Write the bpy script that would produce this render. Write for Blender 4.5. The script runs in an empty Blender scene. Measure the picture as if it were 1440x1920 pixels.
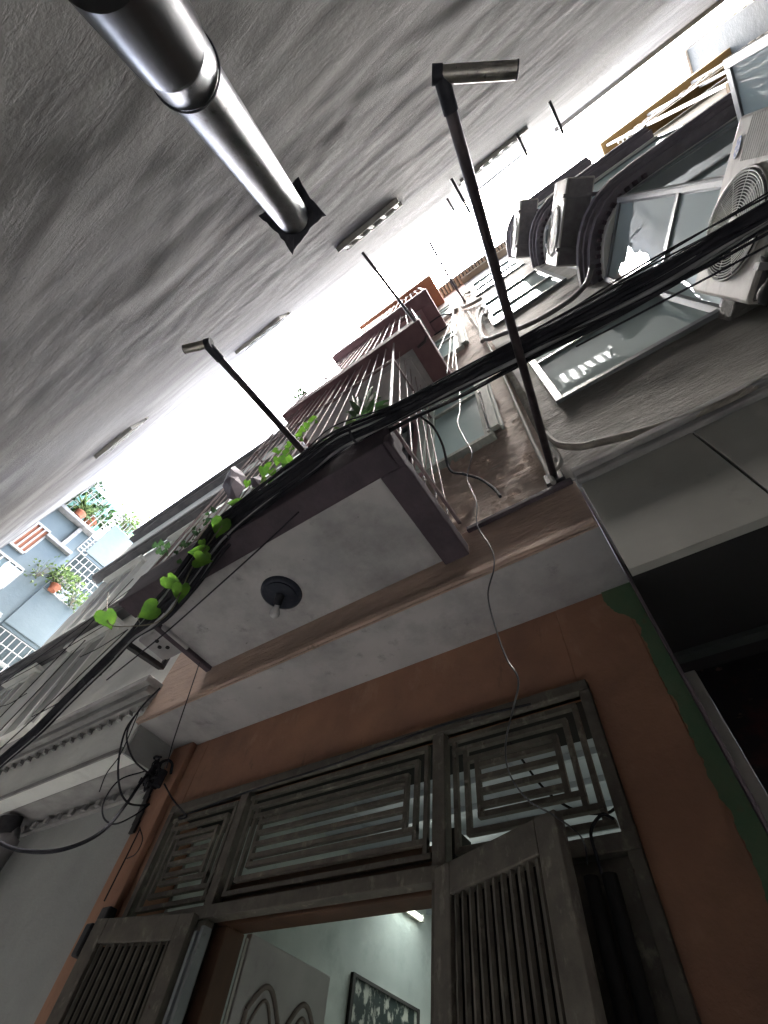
import bpy, bmesh, math, random
from mathutils import Vector, Matrix, noise
random.seed(7)
S = bpy.context.scene
C = S.collection
# ------------------------------------------------------------------ camera
CZ = 1.5                      # eye height; every builder below works in metres measured from the eye
F = 850.301
# world axes seen from the camera (columns: X along the alley, Y towards the house, Z up; rows: right, down, forward)
RR = ((0.81878575, 0.56520573, 0.1006597), (-0.4394822, 0.72989741, -0.52355054), (-0.36938502, 0.38443757, 0.84602746))
cam_d = bpy.data.cameras.new('camera'); cam = bpy.data.objects.new('camera', cam_d); C.objects.link(cam)
r_, d_, f_ = (Vector(v) for v in RR)
m = Matrix.Identity(4)
for i in range(3):
    m[i][0] = r_[i]; m[i][1] = -d_[i]; m[i][2] = -f_[i]
m[2][3] = CZ
cam.matrix_world = m
cam_d.sensor_fit = 'VERTICAL'; cam_d.sensor_height = 36; cam_d.sensor_width = 27
cam_d.lens = F / 1920 * 36; cam_d.clip_start = 0.01; cam_d.clip_end = 500
S.camera = cam
# ------------------------------------------------------------------ light
S.view_settings.view_transform = 'Standard'; S.view_settings.look = 'None'
S.view_settings.exposure = 4.6; S.view_settings.gamma = 1
S.cycles.use_denoising = True
S.cycles.max_bounces = 14; S.cycles.diffuse_bounces = 11; S.cycles.glossy_bounces = 4
S.cycles.caustics_reflective = False; S.cycles.caustics_refractive = False
W_ = bpy.data.worlds.new('World'); S.world = W_; W_.use_nodes = True
nt = W_.node_tree; bg = nt.nodes['Background']
sky = nt.nodes.new('ShaderNodeTexSky'); sky.sky_type = 'NISHITA'; sky.sun_disc = False
SUN_EL, SUN_ROT = math.radians(85), math.radians(165)
sky.sun_elevation = SUN_EL; sky.sun_rotation = SUN_ROT; sky.air_density = 1.0; sky.dust_density = 6.0; sky.ozone_density = 0.6
hs = nt.nodes.new('ShaderNodeHueSaturation'); hs.inputs['Saturation'].default_value = 0.8
nt.links.new(sky.outputs[0], hs.inputs['Color']); nt.links.new(hs.outputs[0], bg.inputs[0])
bg.inputs[1].default_value = 0.15
sl = bpy.data.lights.new('sun', 'SUN'); sl.energy = 1.3; sl.angle = math.radians(40); sl.color = (.97, .99, 1)
so = bpy.data.objects.new('sun', sl); C.objects.link(so)
# the sky's sun direction for rotation r is (sin r, cos r) in plan
sd = Vector((math.sin(SUN_ROT) * math.cos(SUN_EL), math.cos(SUN_ROT) * math.cos(SUN_EL), math.sin(SUN_EL)))
so.rotation_euler = sd.to_track_quat('Z', 'Y').to_euler(); so.location = (0, 0, 40)

# ------------------------------------------------------------------ reading points off a plane of the place
def ray(px, py):
    a = (px - 720, py - 960, F)
    return Vector(tuple(sum(RR[k][i] * a[k] for k in range(3)) for i in range(3)))
def on_y(px, py, y): d = ray(px, py); return d * (y / d.y)
def on_z(px, py, z): d = ray(px, py); return d * (z / d.z)
def on_x(px, py, x): d = ray(px, py); return d * (x / d.x)

# ------------------------------------------------------------------ materials
def mat(name, col, col2=None, rough=.85, scale=6, stretch=(1, 1, 1), bump=None, metal=0, stain=None, spec=.3, sub=0, detail=6, mixlo=.35, mixhi=.65, coat=0):
    """bump: list of (scale, stretch, distance, kind); stain: (colour, scale, stretch, lo, hi)"""
    M = bpy.data.materials.new(name); M.use_nodes = True
    t = M.node_tree; b = t.nodes['Principled BSDF']; L = t.links.new
    b.inputs['Roughness'].default_value = rough; b.inputs['Metallic'].default_value = metal
    b.inputs['Specular IOR Level'].default_value = spec
    if coat: b.inputs['Coat Weight'].default_value = coat
    tc = t.nodes.new('ShaderNodeTexCoord')
    def mp(s, st):
        n = t.nodes.new('ShaderNodeMapping'); n.inputs['Scale'].default_value = (s * st[0], s * st[1], s * st[2]); L(tc.outputs['Object'], n.inputs[0]); return n.outputs[0]
    def nz(s, st, det=6, ro=.6):
        n = t.nodes.new('ShaderNodeTexNoise'); n.inputs['Scale'].default_value = 1; n.inputs['Detail'].default_value = det; n.inputs['Roughness'].default_value = ro
        L(mp(s, st), n.inputs['Vector']); return n.outputs['Fac']
    def ramp(fac, lo, hi):
        n = t.nodes.new('ShaderNodeMapRange'); n.inputs['From Min'].default_value = lo; n.inputs['From Max'].default_value = hi; L(fac, n.inputs['Value']); return n.outputs[0]
    def mix(f, a, c):
        n = t.nodes.new('ShaderNodeMix'); n.data_type = 'RGBA'; L(f, n.inputs['Factor'])
        if isinstance(a, tuple): n.inputs[6].default_value = (*a, 1)
        else: L(a, n.inputs[6])
        if isinstance(c, tuple): n.inputs[7].default_value = (*c, 1)
        else: L(c, n.inputs[7])
        return n.outputs[2]
    cur = None
    if col2: cur = mix(ramp(nz(scale, stretch, detail), mixlo, mixhi), col, col2)
    for st in (stain or []):
        c_, s_, str_, lo, hi = st
        cur = mix(ramp(nz(s_, str_, 7, .65), lo, hi), cur if cur else col, c_)
    if cur: L(cur, b.inputs['Base Color'])
    else: b.inputs['Base Color'].default_value = (*col, 1)
    last = None
    for (s_, str_, dist, kind) in (bump or []):
        if kind == 'noise': h = nz(s_, str_, 8, .65)
        elif kind == 'smooth': h = nz(s_, str_, 2, .4)
        elif kind == 'pit':
            v = t.nodes.new('ShaderNodeTexVoronoi'); v.inputs['Scale'].default_value = 1; L(mp(s_, str_), v.inputs['Vector'])
            h = ramp(v.outputs['Distance'], .08, .3)
        elif kind == 'flake': h = ramp(nz(s_, str_, 9, .7), .47, .53)
        elif kind == 'wave':
            v = t.nodes.new('ShaderNodeTexWave'); v.inputs['Scale'].default_value = 1; v.inputs['Distortion'].default_value = 4; v.inputs['Detail'].default_value = 4; L(mp(s_, str_), v.inputs['Vector']); h = v.outputs['Fac']
        bn = t.nodes.new('ShaderNodeBump'); bn.inputs['Distance'].default_value = dist; bn.inputs['Strength'].default_value = 1
        L(h, bn.inputs['Height'])
        if last: L(last, bn.inputs['Normal'])
        last = bn.outputs[0]
    if last: L(last, b.inputs['Normal'])
    if sub:   # thin leaves let light through
        tr = t.nodes.new('ShaderNodeBsdfTranslucent'); mx = t.nodes.new('ShaderNodeMixShader'); mx.inputs[0].default_value = sub
        if cur: L(cur, tr.inputs[0])
        else: tr.inputs[0].default_value = (*col, 1)
        out = t.nodes['Material Output']; L(b.outputs[0], mx.inputs[1]); L(tr.outputs[0], mx.inputs[2]); L(mx.outputs[0], out.inputs[0])
    return M
def glass_mat(name, tint, through=.9, ior=1.5, boost=0.0):
    M = bpy.data.materials.new(name); M.use_nodes = True
    t = M.node_tree; t.nodes.remove(t.nodes['Principled BSDF']); L = t.links.new; out = t.nodes['Material Output']
    fr = t.nodes.new('ShaderNodeFresnel'); fr.inputs[0].default_value = ior
    ad = t.nodes.new('ShaderNodeMath'); ad.operation = 'ADD'; ad.use_clamp = True; ad.inputs[1].default_value = boost; L(fr.outputs[0], ad.inputs[0])
    gl = t.nodes.new('ShaderNodeBsdfGlossy'); gl.inputs['Roughness'].default_value = .015; gl.inputs[0].default_value = (.93, .98, .98, 1)
    if through: bs = t.nodes.new('ShaderNodeBsdfTransparent'); bs.inputs[0].default_value = (*[through * c for c in tint], 1)
    else: bs = t.nodes.new('ShaderNodeBsdfDiffuse'); bs.inputs[0].default_value = (*tint, 1)
    nn = t.nodes.new('ShaderNodeTexNoise'); nn.inputs['Scale'].default_value = 2.2; bp = t.nodes.new('ShaderNodeBump'); bp.inputs['Distance'].default_value = .004
    tc = t.nodes.new('ShaderNodeTexCoord'); L(tc.outputs['Object'], nn.inputs['Vector']); L(nn.outputs[0], bp.inputs['Height']); L(bp.outputs[0], gl.inputs['Normal'])
    mx = t.nodes.new('ShaderNodeMixShader'); L(ad.outputs[0], mx.inputs[0]); L(bs.outputs[0], mx.inputs[1]); L(gl.outputs[0], mx.inputs[2]); L(mx.outputs[0], out.inputs[0])
    return M
def emit_mat(name, col, s):
    M = bpy.data.materials.new(name); M.use_nodes = True; b = M.node_tree.nodes['Principled BSDF']
    b.inputs['Base Color'].default_value = (*col, 1); b.inputs['Emission Color'].default_value = (*col, 1); b.inputs['Emission Strength'].default_value = s
    return M
m_conc = mat('rough_concrete', (.10, .096, .09), (.165, .16, .15), .93, 1.1, (.5, 1, 1.5), mixlo=.4, mixhi=.6,
             bump=[(1.8, (.5, 1, 1.6), .008, 'smooth'), (11, (.8, 1, 1.3), .0028, 'noise'), (120, (1, 1, 1), .0012, 'noise'), (38, (1, 1, 1), .0016, 'noise'), (6, (.5, 1, 2.2), .0007, 'flake')],
             stain=[((.06, .058, .058), .8, (.6, 1, 1.6), .5, .66), ((.205, .2, .188), 1.7, (.4, 1, 2.0), .54, .74), ((.045, .045, .045), 5, (.5, 1, 2.2), .64, .74), ((.03, .03, .03), 30, (.8, 1, 1), .69, .715)])
m_orange = mat('orange_plaster', (0.403, 0.218, 0.14), (0.302, 0.162, 0.112), .9, 2.2, (1, 1, 1), bump=[(3, (1, 1, 1), .01, 'noise'), (60, (1, 1, 1), .0015, 'noise')],
               stain=[((0.213, 0.129, 0.0952), 1.3, (1, 1, 1), .48, .75), ((0.47, 0.291, 0.202), 4.5, (1, 1, .6), .58, .82), ((0.146, 0.101, 0.0784), 9, (1.6, 1, .5), .62, .8)])
m_green = mat('green_paint', (.10, .19, .11), (.14, .2, .12), .9, 8, bump=[(40, (1, 1, 1), .002, 'noise')], stain=[((.22, .13, .08), 6, (1, 1, 1), .6, .75)])
m_band = mat('peeling_beige_plaster', (.5, .37, .30), (.4, .3, .25), .85, 4, (1, 1, 2), bump=[(7, (.6, 1, 2), .018, 'noise'), (9, (.5, 1, 2.5), .0018, 'flake'), (60, (1, 1, 1), .0015, 'noise')],
             stain=[((.5, .36, .28), 5, (1, 1, 2), .6, .8), ((.12, .09, .08), 7, (1, 1, 2), .66, .8)])
m_pink = mat('peeling_pink_plaster', (.80, .66, .57), (.62, .5, .43), .8, 3, (.8, 1, 1.6),
             bump=[(5, (.7, 1, 1.6), .03, 'noise'), (9, (.5, 1, 2.2), .010, 'flake'), (34, (.5, 1, 2.2), .004, 'flake'), (90, (1, 1, 1), .0015, 'noise')],
             stain=[((.42, .28, .2), 2.4, (1.5, 1, .8), .58, .74), ((.78, .74, .68), 6, (.6, 1, 2.2), .6, .78), ((.22, .19, .17), 12, (.6, 1, 2), .66, .76)])
m_gray = mat('grey_plaster', (0.297, 0.284, 0.262), (0.201, 0.192, 0.183), .82, 2.6, (.6, 1, 1.6),
             bump=[(4, (.6, 1, 1.6), .025, 'noise'), (17, (.5, 1, 2.2), .008, 'noise'), (30, (.6, 1, 2), .004, 'flake'), (120, (1, 1, 1), .001, 'noise')],
             stain=[((0.0811, 0.0749, 0.0749), 2, (.7, 1, 1.7), .58, .75), ((0.281, 0.268, 0.25), 5, (.5, 1, 2.4), .62, .8)])
m_soffit = mat('pale_soffit', (0.485, 0.474, 0.474), (0.381, 0.376, 0.381), .9, 2.2, bump=[(5, (1, 1, 1), .006, 'noise'), (90, (1, 1, 1), .001, 'noise')], stain=[((.24, .235, .24), 1.6, (1, 1, 1), .5, .72), ((.16, .155, .16), 5, (1, 1, 1), .6, .78), ((.12, .12, .12), 26, (1, 1, 1), .68, .76)])
m_rim = mat('dark_painted_rim', (0.063, 0.0504, 0.063), (0.098, 0.077, 0.091), .8, 6, bump=[(9, (1, 1, 1), .008, 'noise'), (50, (1, 1, 1), .002, 'noise')])
m_plum = mat('plum_paint', (.21, .125, .135), (.16, .09, .10), .8, 5, bump=[(12, (1, 1, 1), .004, 'noise')])
m_bay = mat('dark_cornice_paint', (0.218, 0.199, 0.228), (0.142, 0.133, 0.152), .8, 7, (.6, 1, 2), bump=[(14, (.6, 1, 2), .004, 'noise')], stain=[((0.38, 0.37, 0.38), 4, (.6, 1, 1), .62, .8)])
m_violet = mat('mauve_plaster', (0.515, 0.313, 0.331), (0.368, 0.23, 0.248), .85, 3, bump=[(12, (1, 1, 1), .004, 'noise')], stain=[((.38, .27, .26), 5, (1, 1, 1), .6, .8)])
m_white = mat('white_plaster', (0.775, 0.787, 0.75), (0.625, 0.637, 0.613), .85, 1.3, (1, 1, 1.6), bump=[(3, (1, 1, 2), .01, 'noise'), (40, (1, 1, 1), .0015, 'noise')], stain=[((.36, .36, .34), 1.8, (1, 1, 1.6), .58, .85)])
m_cornd = mat('dark_string_course', (.2, .195, .2), (.13, .13, .135), .88, 7, (.6, 1, 2), bump=[(14, (.6, 1, 2), .006, 'noise')])
m_grayw = mat('grey_wash_wall', (.36, .37, .36), (.29, .3, .295), .9, 1.6, bump=[(4, (1, 1, 2), .008, 'noise'), (60, (1, 1, 1), .0015, 'noise')], stain=[((.2, .2, .2), 2, (1, 1, 1.6), .58, .85)])
m_corn = mat('weathered_cornice', (0.351, 0.345, 0.338), (0.221, 0.215, 0.215), .88, 7, (.6, 1, 2), bump=[(14, (.6, 1, 2), .006, 'noise')], stain=[((.45, .44, .42), 4, (.6, 1, 1), .62, .8)])
m_marble = mat('pale_stone_cladding', (0.345, 0.345, 0.317), (0.276, 0.276, 0.255), .6, 1.6, bump=[(30, (1, 1, 1), .0008, 'noise')], stain=[((0.162, 0.162, 0.15), 2.6, (1, 1, 1), .6, .85), ((0.12, 0.12, 0.114), 30, (1, 1, 1), .72, .8)])
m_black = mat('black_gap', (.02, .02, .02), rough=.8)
m_dkmarble = mat('dark_veined_stone', (.018, .016, .018), (.06, .02, .02), .3, 5, mixlo=.5, mixhi=.62, stain=[((.12, .08, .07), 9, (1, 1, 2), .62, .66)])
m_trim = mat('light_trim', (.42, .40, .37), (.34, .33, .3), .7, 9)
m_metal = mat('grey_painted_metal', (0.148, 0.133, 0.112), (0.102, 0.0918, 0.0796), .6, 14, (1, 1, 1), bump=[(70, (1, 1, 1), .001, 'noise')], stain=[((0.245, 0.224, 0.189), 22, (1, 1, .6), .56, .7), ((0.051, 0.0306, 0.0224), 30, (1, 1, 1), .66, .74)], metal=.1)
m_dkmetal = mat('dark_metal', (.03, .03, .034), (.055, .052, .055), .5, 12, metal=.4)
m_pole = mat('pole_metal', (.05, .042, .048), (.10, .085, .09), .38, 10, metal=.6, bump=[(50, (1, 1, 1), .0006, 'noise')])
m_poleend = mat('worn_aluminium', (.5, .48, .43), (.3, .29, .27), .35, 25, metal=.8, stain=[((.12, .12, .12), 60, (1, 1, 1), .6, .7)])
m_steel = mat('brushed_steel', (.30, .31, .325), (.16, .165, .175), .36, 8, (3, 3, 1), metal=1, bump=[(220, (.3, .3, 3), .0004, 'noise'), (9, (1, 1, .5), .002, 'smooth')], stain=[((.10, .10, .10), 55, (1, 1, .6), .60, .70), ((.13, .12, .11), 7, (1, 1, .5), .55, .72)])
m_steeld = mat('dark_steel', (.12, .125, .13), (.2, .2, .21), .3, 6, metal=1, bump=[(9, (1, 1, 1), .003, 'smooth')])
m_rubber = mat('black_rubber', (.022, .024, .032), (.035, .036, .045), .7, 20, bump=[(60, (1, 1, 1), .002, 'noise')])
m_cable = mat('cable_black', (0.0238, 0.0238, 0.0289), (0.0408, 0.0408, 0.0476), .75, 8, spec=.02, bump=[(80, (1, 1, 1), .0004, 'noise')])
m_cableg = mat('cable_grey', (.09, .09, .1), (.05, .05, .055), .35, 8)
m_cablew = mat('cable_pale', (.32, .32, .33), (.2, .2, .21), .45, 8)
m_lag = mat('wrapped_hose', (.40, .37, .32), (.26, .24, .21), .7, 14, bump=[(1, (60, 60, 60), .004, 'wave'), (40, (1, 1, 1), .002, 'noise')])
m_alu = mat('aluminium_frame', (0.209, 0.226, 0.234), (0.177, 0.189, 0.202), .4, 9, metal=.1, stain=[((0.121, 0.125, 0.129), 16, (1, 1, 1), .62, .75)])
m_wood = mat('grey_green_wood', (0.476, 0.518, 0.476), (0.336, 0.378, 0.35), .75, 10, (3, 3, .5), bump=[(30, (3, 3, .4), .002, 'noise')], stain=[((.5, .5, .46), 13, (2, 2, .6), .6, .72)])
m_brown = mat('brown_wood', (.10, .05, .03), (.065, .035, .022), .55, 8, (1, 1, .3), bump=[(20, (1, 1, .2), .001, 'noise')])
m_gl = glass_mat('window_glass', (.8, .92, .9), .85, 1.6, .2)
m_glb = glass_mat('pale_reflect_glass', (.46, .56, .56), 0, 1.5, .14)  # opaque pale colour stands in for reflections and what lies behind
m_glo = glass_mat('blue_green_glass', (.12, .2, .21), 0, 1.6, .2)
m_frost = mat('pale_glass', (0.56, 0.742, 0.742), (0.462, 0.644, 0.658), .25, 3, (1, 1, .6), spec=.6, bump=[(60, (1, 1, 1), .0006, 'noise')])
m_slot = mat('louvre_glass', (.78, .8, .8), (.7, .72, .72), .3, 6, sub=.6)
m_acbody = mat('ac_casing', (.48, .475, .44), (.38, .37, .34), .55, 5, stain=[((.24, .22, .19), 4, (1, 1, 2), .52, .75), ((.3, .27, .22), 18, (1, 1, .4), .62, .75)])
m_acdark = mat('ac_dark_metal', (.2, .195, .2), (.14, .135, .14), .6, 9, metal=.3)  # plain dark grey metal for pans, brackets, blades and pipes
m_bars = mat('bar_paint', (0.248, 0.203, 0.203), (0.203, 0.148, 0.148), .55, 10, metal=.1)
m_terra = mat('terracotta_paint', (0.312, 0.12, 0.06), (0.252, 0.096, 0.06), .75, 6)
m_blue = mat('pale_blue_plaster', (0.147, 0.184, 0.196), (0.122, 0.157, 0.172), .85, 1.2, bump=[(8, (1, 1, 1), .006, 'noise')], stain=[((0.128, 0.163, 0.184), 2, (1, 1, 1), .6, .85)])
m_whitebar = mat('white_bar_paint', (0.434, 0.434, 0.42), (0.35, 0.35, 0.329), .5, 9)
m_teal = mat('teal_sheet', (0.084, 0.252, 0.216), (0.12, 0.3, 0.27), .6, 6)
m_leaf = mat('vine_leaf', (.11, .24, .025), (.05, .125, .02), .45, 11, sub=.5, bump=[(60, (1, 1, 1), .0015, 'noise')])
m_leafd = mat('dark_leaf', (.04, .085, .04), (.05, .11, .035), .45, 20, sub=.25)
m_leafg = mat('garden_leaf', (.10, .17, .06), (.18, .25, .10), .5, 6, sub=.45)
m_spike = mat('spiky_leaf', (.035, .085, .035), (.07, .14, .05), .6, 9, (1, 1, 1), sub=.3)
m_stem = mat('vine_stem', (.16, .14, .10), (.10, .09, .06), .7, 30)
m_yellow = mat('ochre_plaster', (0.21, 0.133, 0.049), (0.175, 0.112, 0.0455), .85, 2)
m_cream = mat('cream_plaster', (0.236, 0.205, 0.144), (0.209, 0.179, 0.129), .85, 2)
m_slate = mat('dark_grey_render', (0.0405, 0.0459, 0.0459), (0.054, 0.0594, 0.0567), .85, 2, bump=[(8, (1, 1, 1), .01, 'noise')])
m_tile = mat('clay_tiles', (.4, .33, .24), (.28, .22, .16), .8, 8)
m_room = mat('room_wall', (0.448, 0.48, 0.456), (0.36, 0.392, 0.376), .9, 1.8, bump=[(5, (1, 1, 1), .004, 'noise')], stain=[((0.24, 0.272, 0.256), 2.3, (1, 1, 1), .52, .75)])
m_roomd = mat('room_ceiling', (.5, .54, .58), (.38, .42, .46), .8, 3, stain=[((.2, .22, .25), 4, (1, .4, 1), .58, .72)])
m_mould = mat('door_moulding_paint', (.2, .165, .15), (.14, .115, .10), .6, 12)
m_door = mat('white_door_paint', (.42, .41, .41), (.33, .32, .32), .5, 3, stain=[((.24, .23, .23), 6, (1, 1, 1), .6, .78)])
m_pic = mat('dark_picture', (.015, .025, .025), (.28, .29, .26), .5, 14, (1, 1, .8), mixlo=.5, mixhi=.58)
m_tube = emit_mat('lamp_tube', (.92, 1, .86), .3)
m_ground = mat('alley_concrete', (.37, .375, .375), (.30, .305, .305), .9, 2, bump=[(20, (1, 1, 1), .004, 'noise')])
m_curt = mat('curtain_cloth', (.72, .78, .74), (.5, .56, .54), .8, 5)
m_pot = mat('terracotta_pot', (.4, .14, .08), (.32, .12, .07), .8, 12)
m_hat = mat('mauve_fabric', (0.07, 0.0475, 0.07), (0.09, 0.06, 0.085), .8, 10)
m_disc = mat('lamp_plate', (.02, .025, .04), (.035, .04, .055), .55, 20, stain=[((.07, .07, .08), 40, (1, 1, 1), .62, .7)])
m_bulb = mat('bulb_glass', (.55, .55, .55), rough=.15, spec=.6)

# ------------------------------------------------------------------ mesh builder
class MB:
    def __init__(s): s.v = []; s.f = []; s.sm = []
    def add(s, vs, fs, smooth=False):
        n = len(s.v); s.v += [Vector(v) for v in vs]
        for f in fs: s.f.append([i + n for i in f]); s.sm.append(smooth)
        return s
    def box(s, x0, x1, y0, y1, z0, z1):
        x0, x1 = sorted((x0, x1)); y0, y1 = sorted((y0, y1)); z0, z1 = sorted((z0, z1))
        return s.add([(x, y, z) for z in (z0, z1) for y in (y0, y1) for x in (x0, x1)], [(0, 2, 3, 1), (4, 5, 7, 6), (0, 1, 5, 4), (2, 6, 7, 3), (0, 4, 6, 2), (1, 3, 7, 5)])
    def obox(s, o, a, b, c):     # oriented box: corner o and three edge vectors
        o, a, b, c = map(Vector, (o, a, b, c))
        fs = [(0, 2, 3, 1), (4, 5, 7, 6), (0, 1, 5, 4), (2, 6, 7, 3), (0, 4, 6, 2), (1, 3, 7, 5)]
        if a.cross(b).dot(c) < 0: fs = [f[::-1] for f in fs]
        return s.add([o + a * i + b * j + c * k for k in (0, 1) for j in (0, 1) for i in (0, 1)], fs)
    def bar(s, p, q, w, h=None, up=(0, 0, 1)):   # square bar between points
        p, q = Vector(p), Vector(q); h = h or w; d = (q - p); u = Vector(up)
        if abs(d.normalized().dot(u)) > .95: u = Vector((0, 1, 0))
        a = d.cross(u).normalized() * w; b = a.cross(d).normalized() * h
        return s.obox(p - a / 2 - b / 2, a, b, d)
    def tube(s, pts, r, n=8, cap=True, r2=None):
        pts = [Vector(p) for p in pts]; k = len(pts)
        rs = r if isinstance(r, (list, tuple)) else [r + ((r2 if r2 is not None else r) - r) * i / max(1, k - 1) for i in range(k)]
        t0 = (pts[1] - pts[0]).normalized(); u = t0.orthogonal().normalized(); vs = []
        for i, p in enumerate(pts):
            t = ((pts[min(i + 1, k - 1)] - pts[max(i - 1, 0)])).normalized()
            u = (u - t * u.dot(t)).normalized(); w = t.cross(u)
            for j in range(n):
                a = 2 * math.pi * j / n; vs.append(p + (u * math.cos(a) + w * math.sin(a)) * rs[i])
        fs = [(i * n + j, i * n + (j + 1) % n, (i + 1) * n + (j + 1) % n, (i + 1) * n + j) for i in range(k - 1) for j in range(n)]
        s.add(vs, fs, True)
        if cap:
            s.add(vs[:n], [tuple(range(n))[::-1]]); s.add(vs[-n:], [tuple(range(n))])
        return s
    def prism(s, poly, z0, z1):  # plan polygon extruded up
        n = len(poly); area = sum(poly[i][0] * poly[(i + 1) % n][1] - poly[(i + 1) % n][0] * poly[i][1] for i in range(n))
        if area < 0: poly = poly[::-1]
        vs = [(x, y, z0) for x, y in poly] + [(x, y, z1) for x, y in poly]
        return s.add(vs, [tuple(range(n))[::-1], tuple(range(n, 2 * n))] + [(i, (i + 1) % n, n + (i + 1) % n, n + i) for i in range(n)])
    def build(s, name, mt, parent=None, bevel=0, org=None, sub=0):
        if org is None:
            if parent is not None: org = Vector(parent['org'])
            else:
                xs = [v.x for v in s.v]; ys = [v.y for v in s.v]; zs = [v.z for v in s.v]
                org = Vector(((min(xs) + max(xs)) / 2, (min(ys) + max(ys)) / 2, min(zs)))
        org = Vector(org)
        me = bpy.data.meshes.new(name); me.from_pydata([v - org for v in s.v], [], s.f)
        me.polygons.foreach_set('use_smooth', s.sm); me.materials.append(mt); me.update()
        o = bpy.data.objects.new(name, me); C.objects.link(o)
        if parent is not None: o.parent = parent
        else: o.location = org + Vector((0, 0, CZ))
        o['org'] = tuple(org)
        if bevel:
            b = o.modifiers.new('bevel', 'BEVEL'); b.width = bevel; b.segments = 2; b.limit_method = 'ANGLE'; b.angle_limit = 1.0
        if sub: o.modifiers.new('sub', 'SUBSURF').levels = sub; o.modifiers['sub'].render_levels = sub
        return o
def thing(name, label, cat, loc, group=None):
    o = bpy.data.objects.new(name, None); C.objects.link(o); o.location = Vector(loc) + Vector((0, 0, CZ)); o['org'] = tuple(loc); o.empty_display_size = .1
    return tag(o, label, cat, group)
def tag(o, label, cat, group=None, kind=None):
    if label: o['label'] = label
    if cat: o['category'] = cat
    if group: o['group'] = group
    if kind: o['kind'] = kind
    return o
def copy_tree(o, parent=None):
    c = o.copy(); C.objects.link(c); c.parent = parent
    for ch in list(o.children): copy_tree(ch, c)
    return c
def curve(pts, n=8):             # Catmull-Rom through points
    P = [Vector(p) for p in pts]; P = [P[0] * 2 - P[1]] + P + [P[-1] * 2 - P[-2]]; out = []
    for i in range(1, len(P) - 2):
        a, b, c, d = P[i - 1:i + 3]
        for k in range(n):
            t = k / n
            out.append(.5 * ((2 * b) + (c - a) * t + (2 * a - 5 * b + 4 * c - d) * t * t + (3 * b - a - 3 * c + d) * t ** 3))
    out.append(P[-2]); return out
def wall_grid(mb, x0, x1, z0, z1, yf, nx, nz, amp=.01, seed=0, flip=False, sc=1.5):
    """one wall sheet facing -y (or +y) with real unevenness"""
    vs = []
    for j in range(nz + 1):
        for i in range(nx + 1):
            x = x0 + (x1 - x0) * i / nx; z = z0 + (z1 - z0) * j / nz
            y = yf(x, z) + amp * (noise.noise(Vector((x * sc, seed, z * sc * 1.4))) + .5 * noise.noise(Vector((x * sc * 3.1, seed + 5, z * sc * 4))))
            vs.append((x, y, z))
    fs = []
    for j in range(nz):
        for i in range(nx):
            a = j * (nx + 1) + i; q = (a, a + 1, a + nx + 2, a + nx + 1); fs.append(q[::-1] if flip else q)
    return mb.add(vs, fs, True)
def frame_mb(x0, x1, z0, z1, y0, y1, w, mb=None):   # rectangular frame in an x-z plane
    mb = mb or MB()
    mb.box(x0, x0 + w, y0, y1, z0, z1); mb.box(x1 - w, x1, y0, y1, z0, z1)
    mb.box(x0 + w, x1 - w, y0 + .002, y1 - .002, z0, z0 + w); mb.box(x0 + w, x1 - w, y0 + .002, y1 - .002, z1 - w, z1)
    return mb

U, Wd = 1.35, 1.733           # upper facade plane, recessed door wall plane
G = -CZ                       # ground level
# ================================================================== SETTING
g = MB(); g.add([(-60, -60, G), (60, -60, G), (60, 60, G), (-60, 60, G)], [(0, 1, 2, 3)])
tag(g.build('ground', m_ground), None, None, None, 'structure')

# ---- the long rough wall on the near side of the alley
KY, Y0 = .0212, -.50
yo = lambda x, z: Y0 + KY * z
T = thing('concrete_house', 'tall rough grey concrete wall overhead on the left with a steel flue against it', 'house', (-5, -1.2, G))
ROOF = 14.29
OPEN = []   # slot windows: x0,x1,z0,z1
def opw(px0, py0, px1, py1, h):
    def hit(px, py):
        d = ray(px, py); t = Y0 / (d.y - KY * d.z); return d * t
    a, b = hit(px0, py0), hit(px1, py1); zc = (a.z + b.z) / 2
    return (min(a.x, b.x), max(a.x, b.x), zc - h / 2, zc + h / 2)
near = MB(); wall_grid(near, -2.2, 1.6, -.9, 5.5, yo, 190, 300, .006, 3, True, 2.2)
far = MB()
# sheets round the near patch, sharing its edges' plane
wall_grid(far, -22, -2.2, G, 5.5, yo, 130, 60, .0, 3, True)
wall_grid(far, 1.6, 12, G, 5.5, yo, 60, 60, .0, 3, True)
wall_grid(far, -2.2, 1.6, G, -.9, yo, 10, 4, .0, 3, True)
wall_grid(far, -22, 12, 5.5, ROOF, yo, 260, 110, .0, 3, True)
for mb_, a_ in ((near, None), (far, None)):
    pass
for v in far.v:
    v.y += .02 * noise.noise(Vector((v.x * .6, 9, v.z * .9))) * min(1, max(0, max(-2.3 - v.x, v.x - 1.7, v.z - 5.6)))
for v in near.v:   # fade to the plane at the patch border
    e = min(v.x + 2.2, 1.6 - v.x, v.z + .9, 5.5 - v.z); k = min(1, e / .4); v.y = yo(v.x, v.z) + (v.y - yo(v.x, v.z)) * k
near.v += []; nb = MB(); nb.add(near.v, near.f, True); nb.add(far.v, far.f, True)
nb.build('wall', m_conc, T)
bk = MB(); bk.box(-22, 12, yo(0, ROOF) - 6, yo(0, ROOF) - .02, ROOF - .3, ROOF - .01); bk.box(-22, 12, -6.3, -6, G, ROOF - .3); bk.box(-22.02, -21.98, -6, yo(0, G) - .03, G, ROOF - .3)
bk.build('roof', m_conc, T)
cp = MB()
for i in range(36):          # an uneven coping along the roof edge
    x = -22 + i * .7
    cp.box(x, x + .69, yo(0, ROOF) - .2, yo(0, ROOF) + .012 + .02 * random.random(), ROOF - .10 - .04 * random.random(), ROOF + .02)
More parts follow.
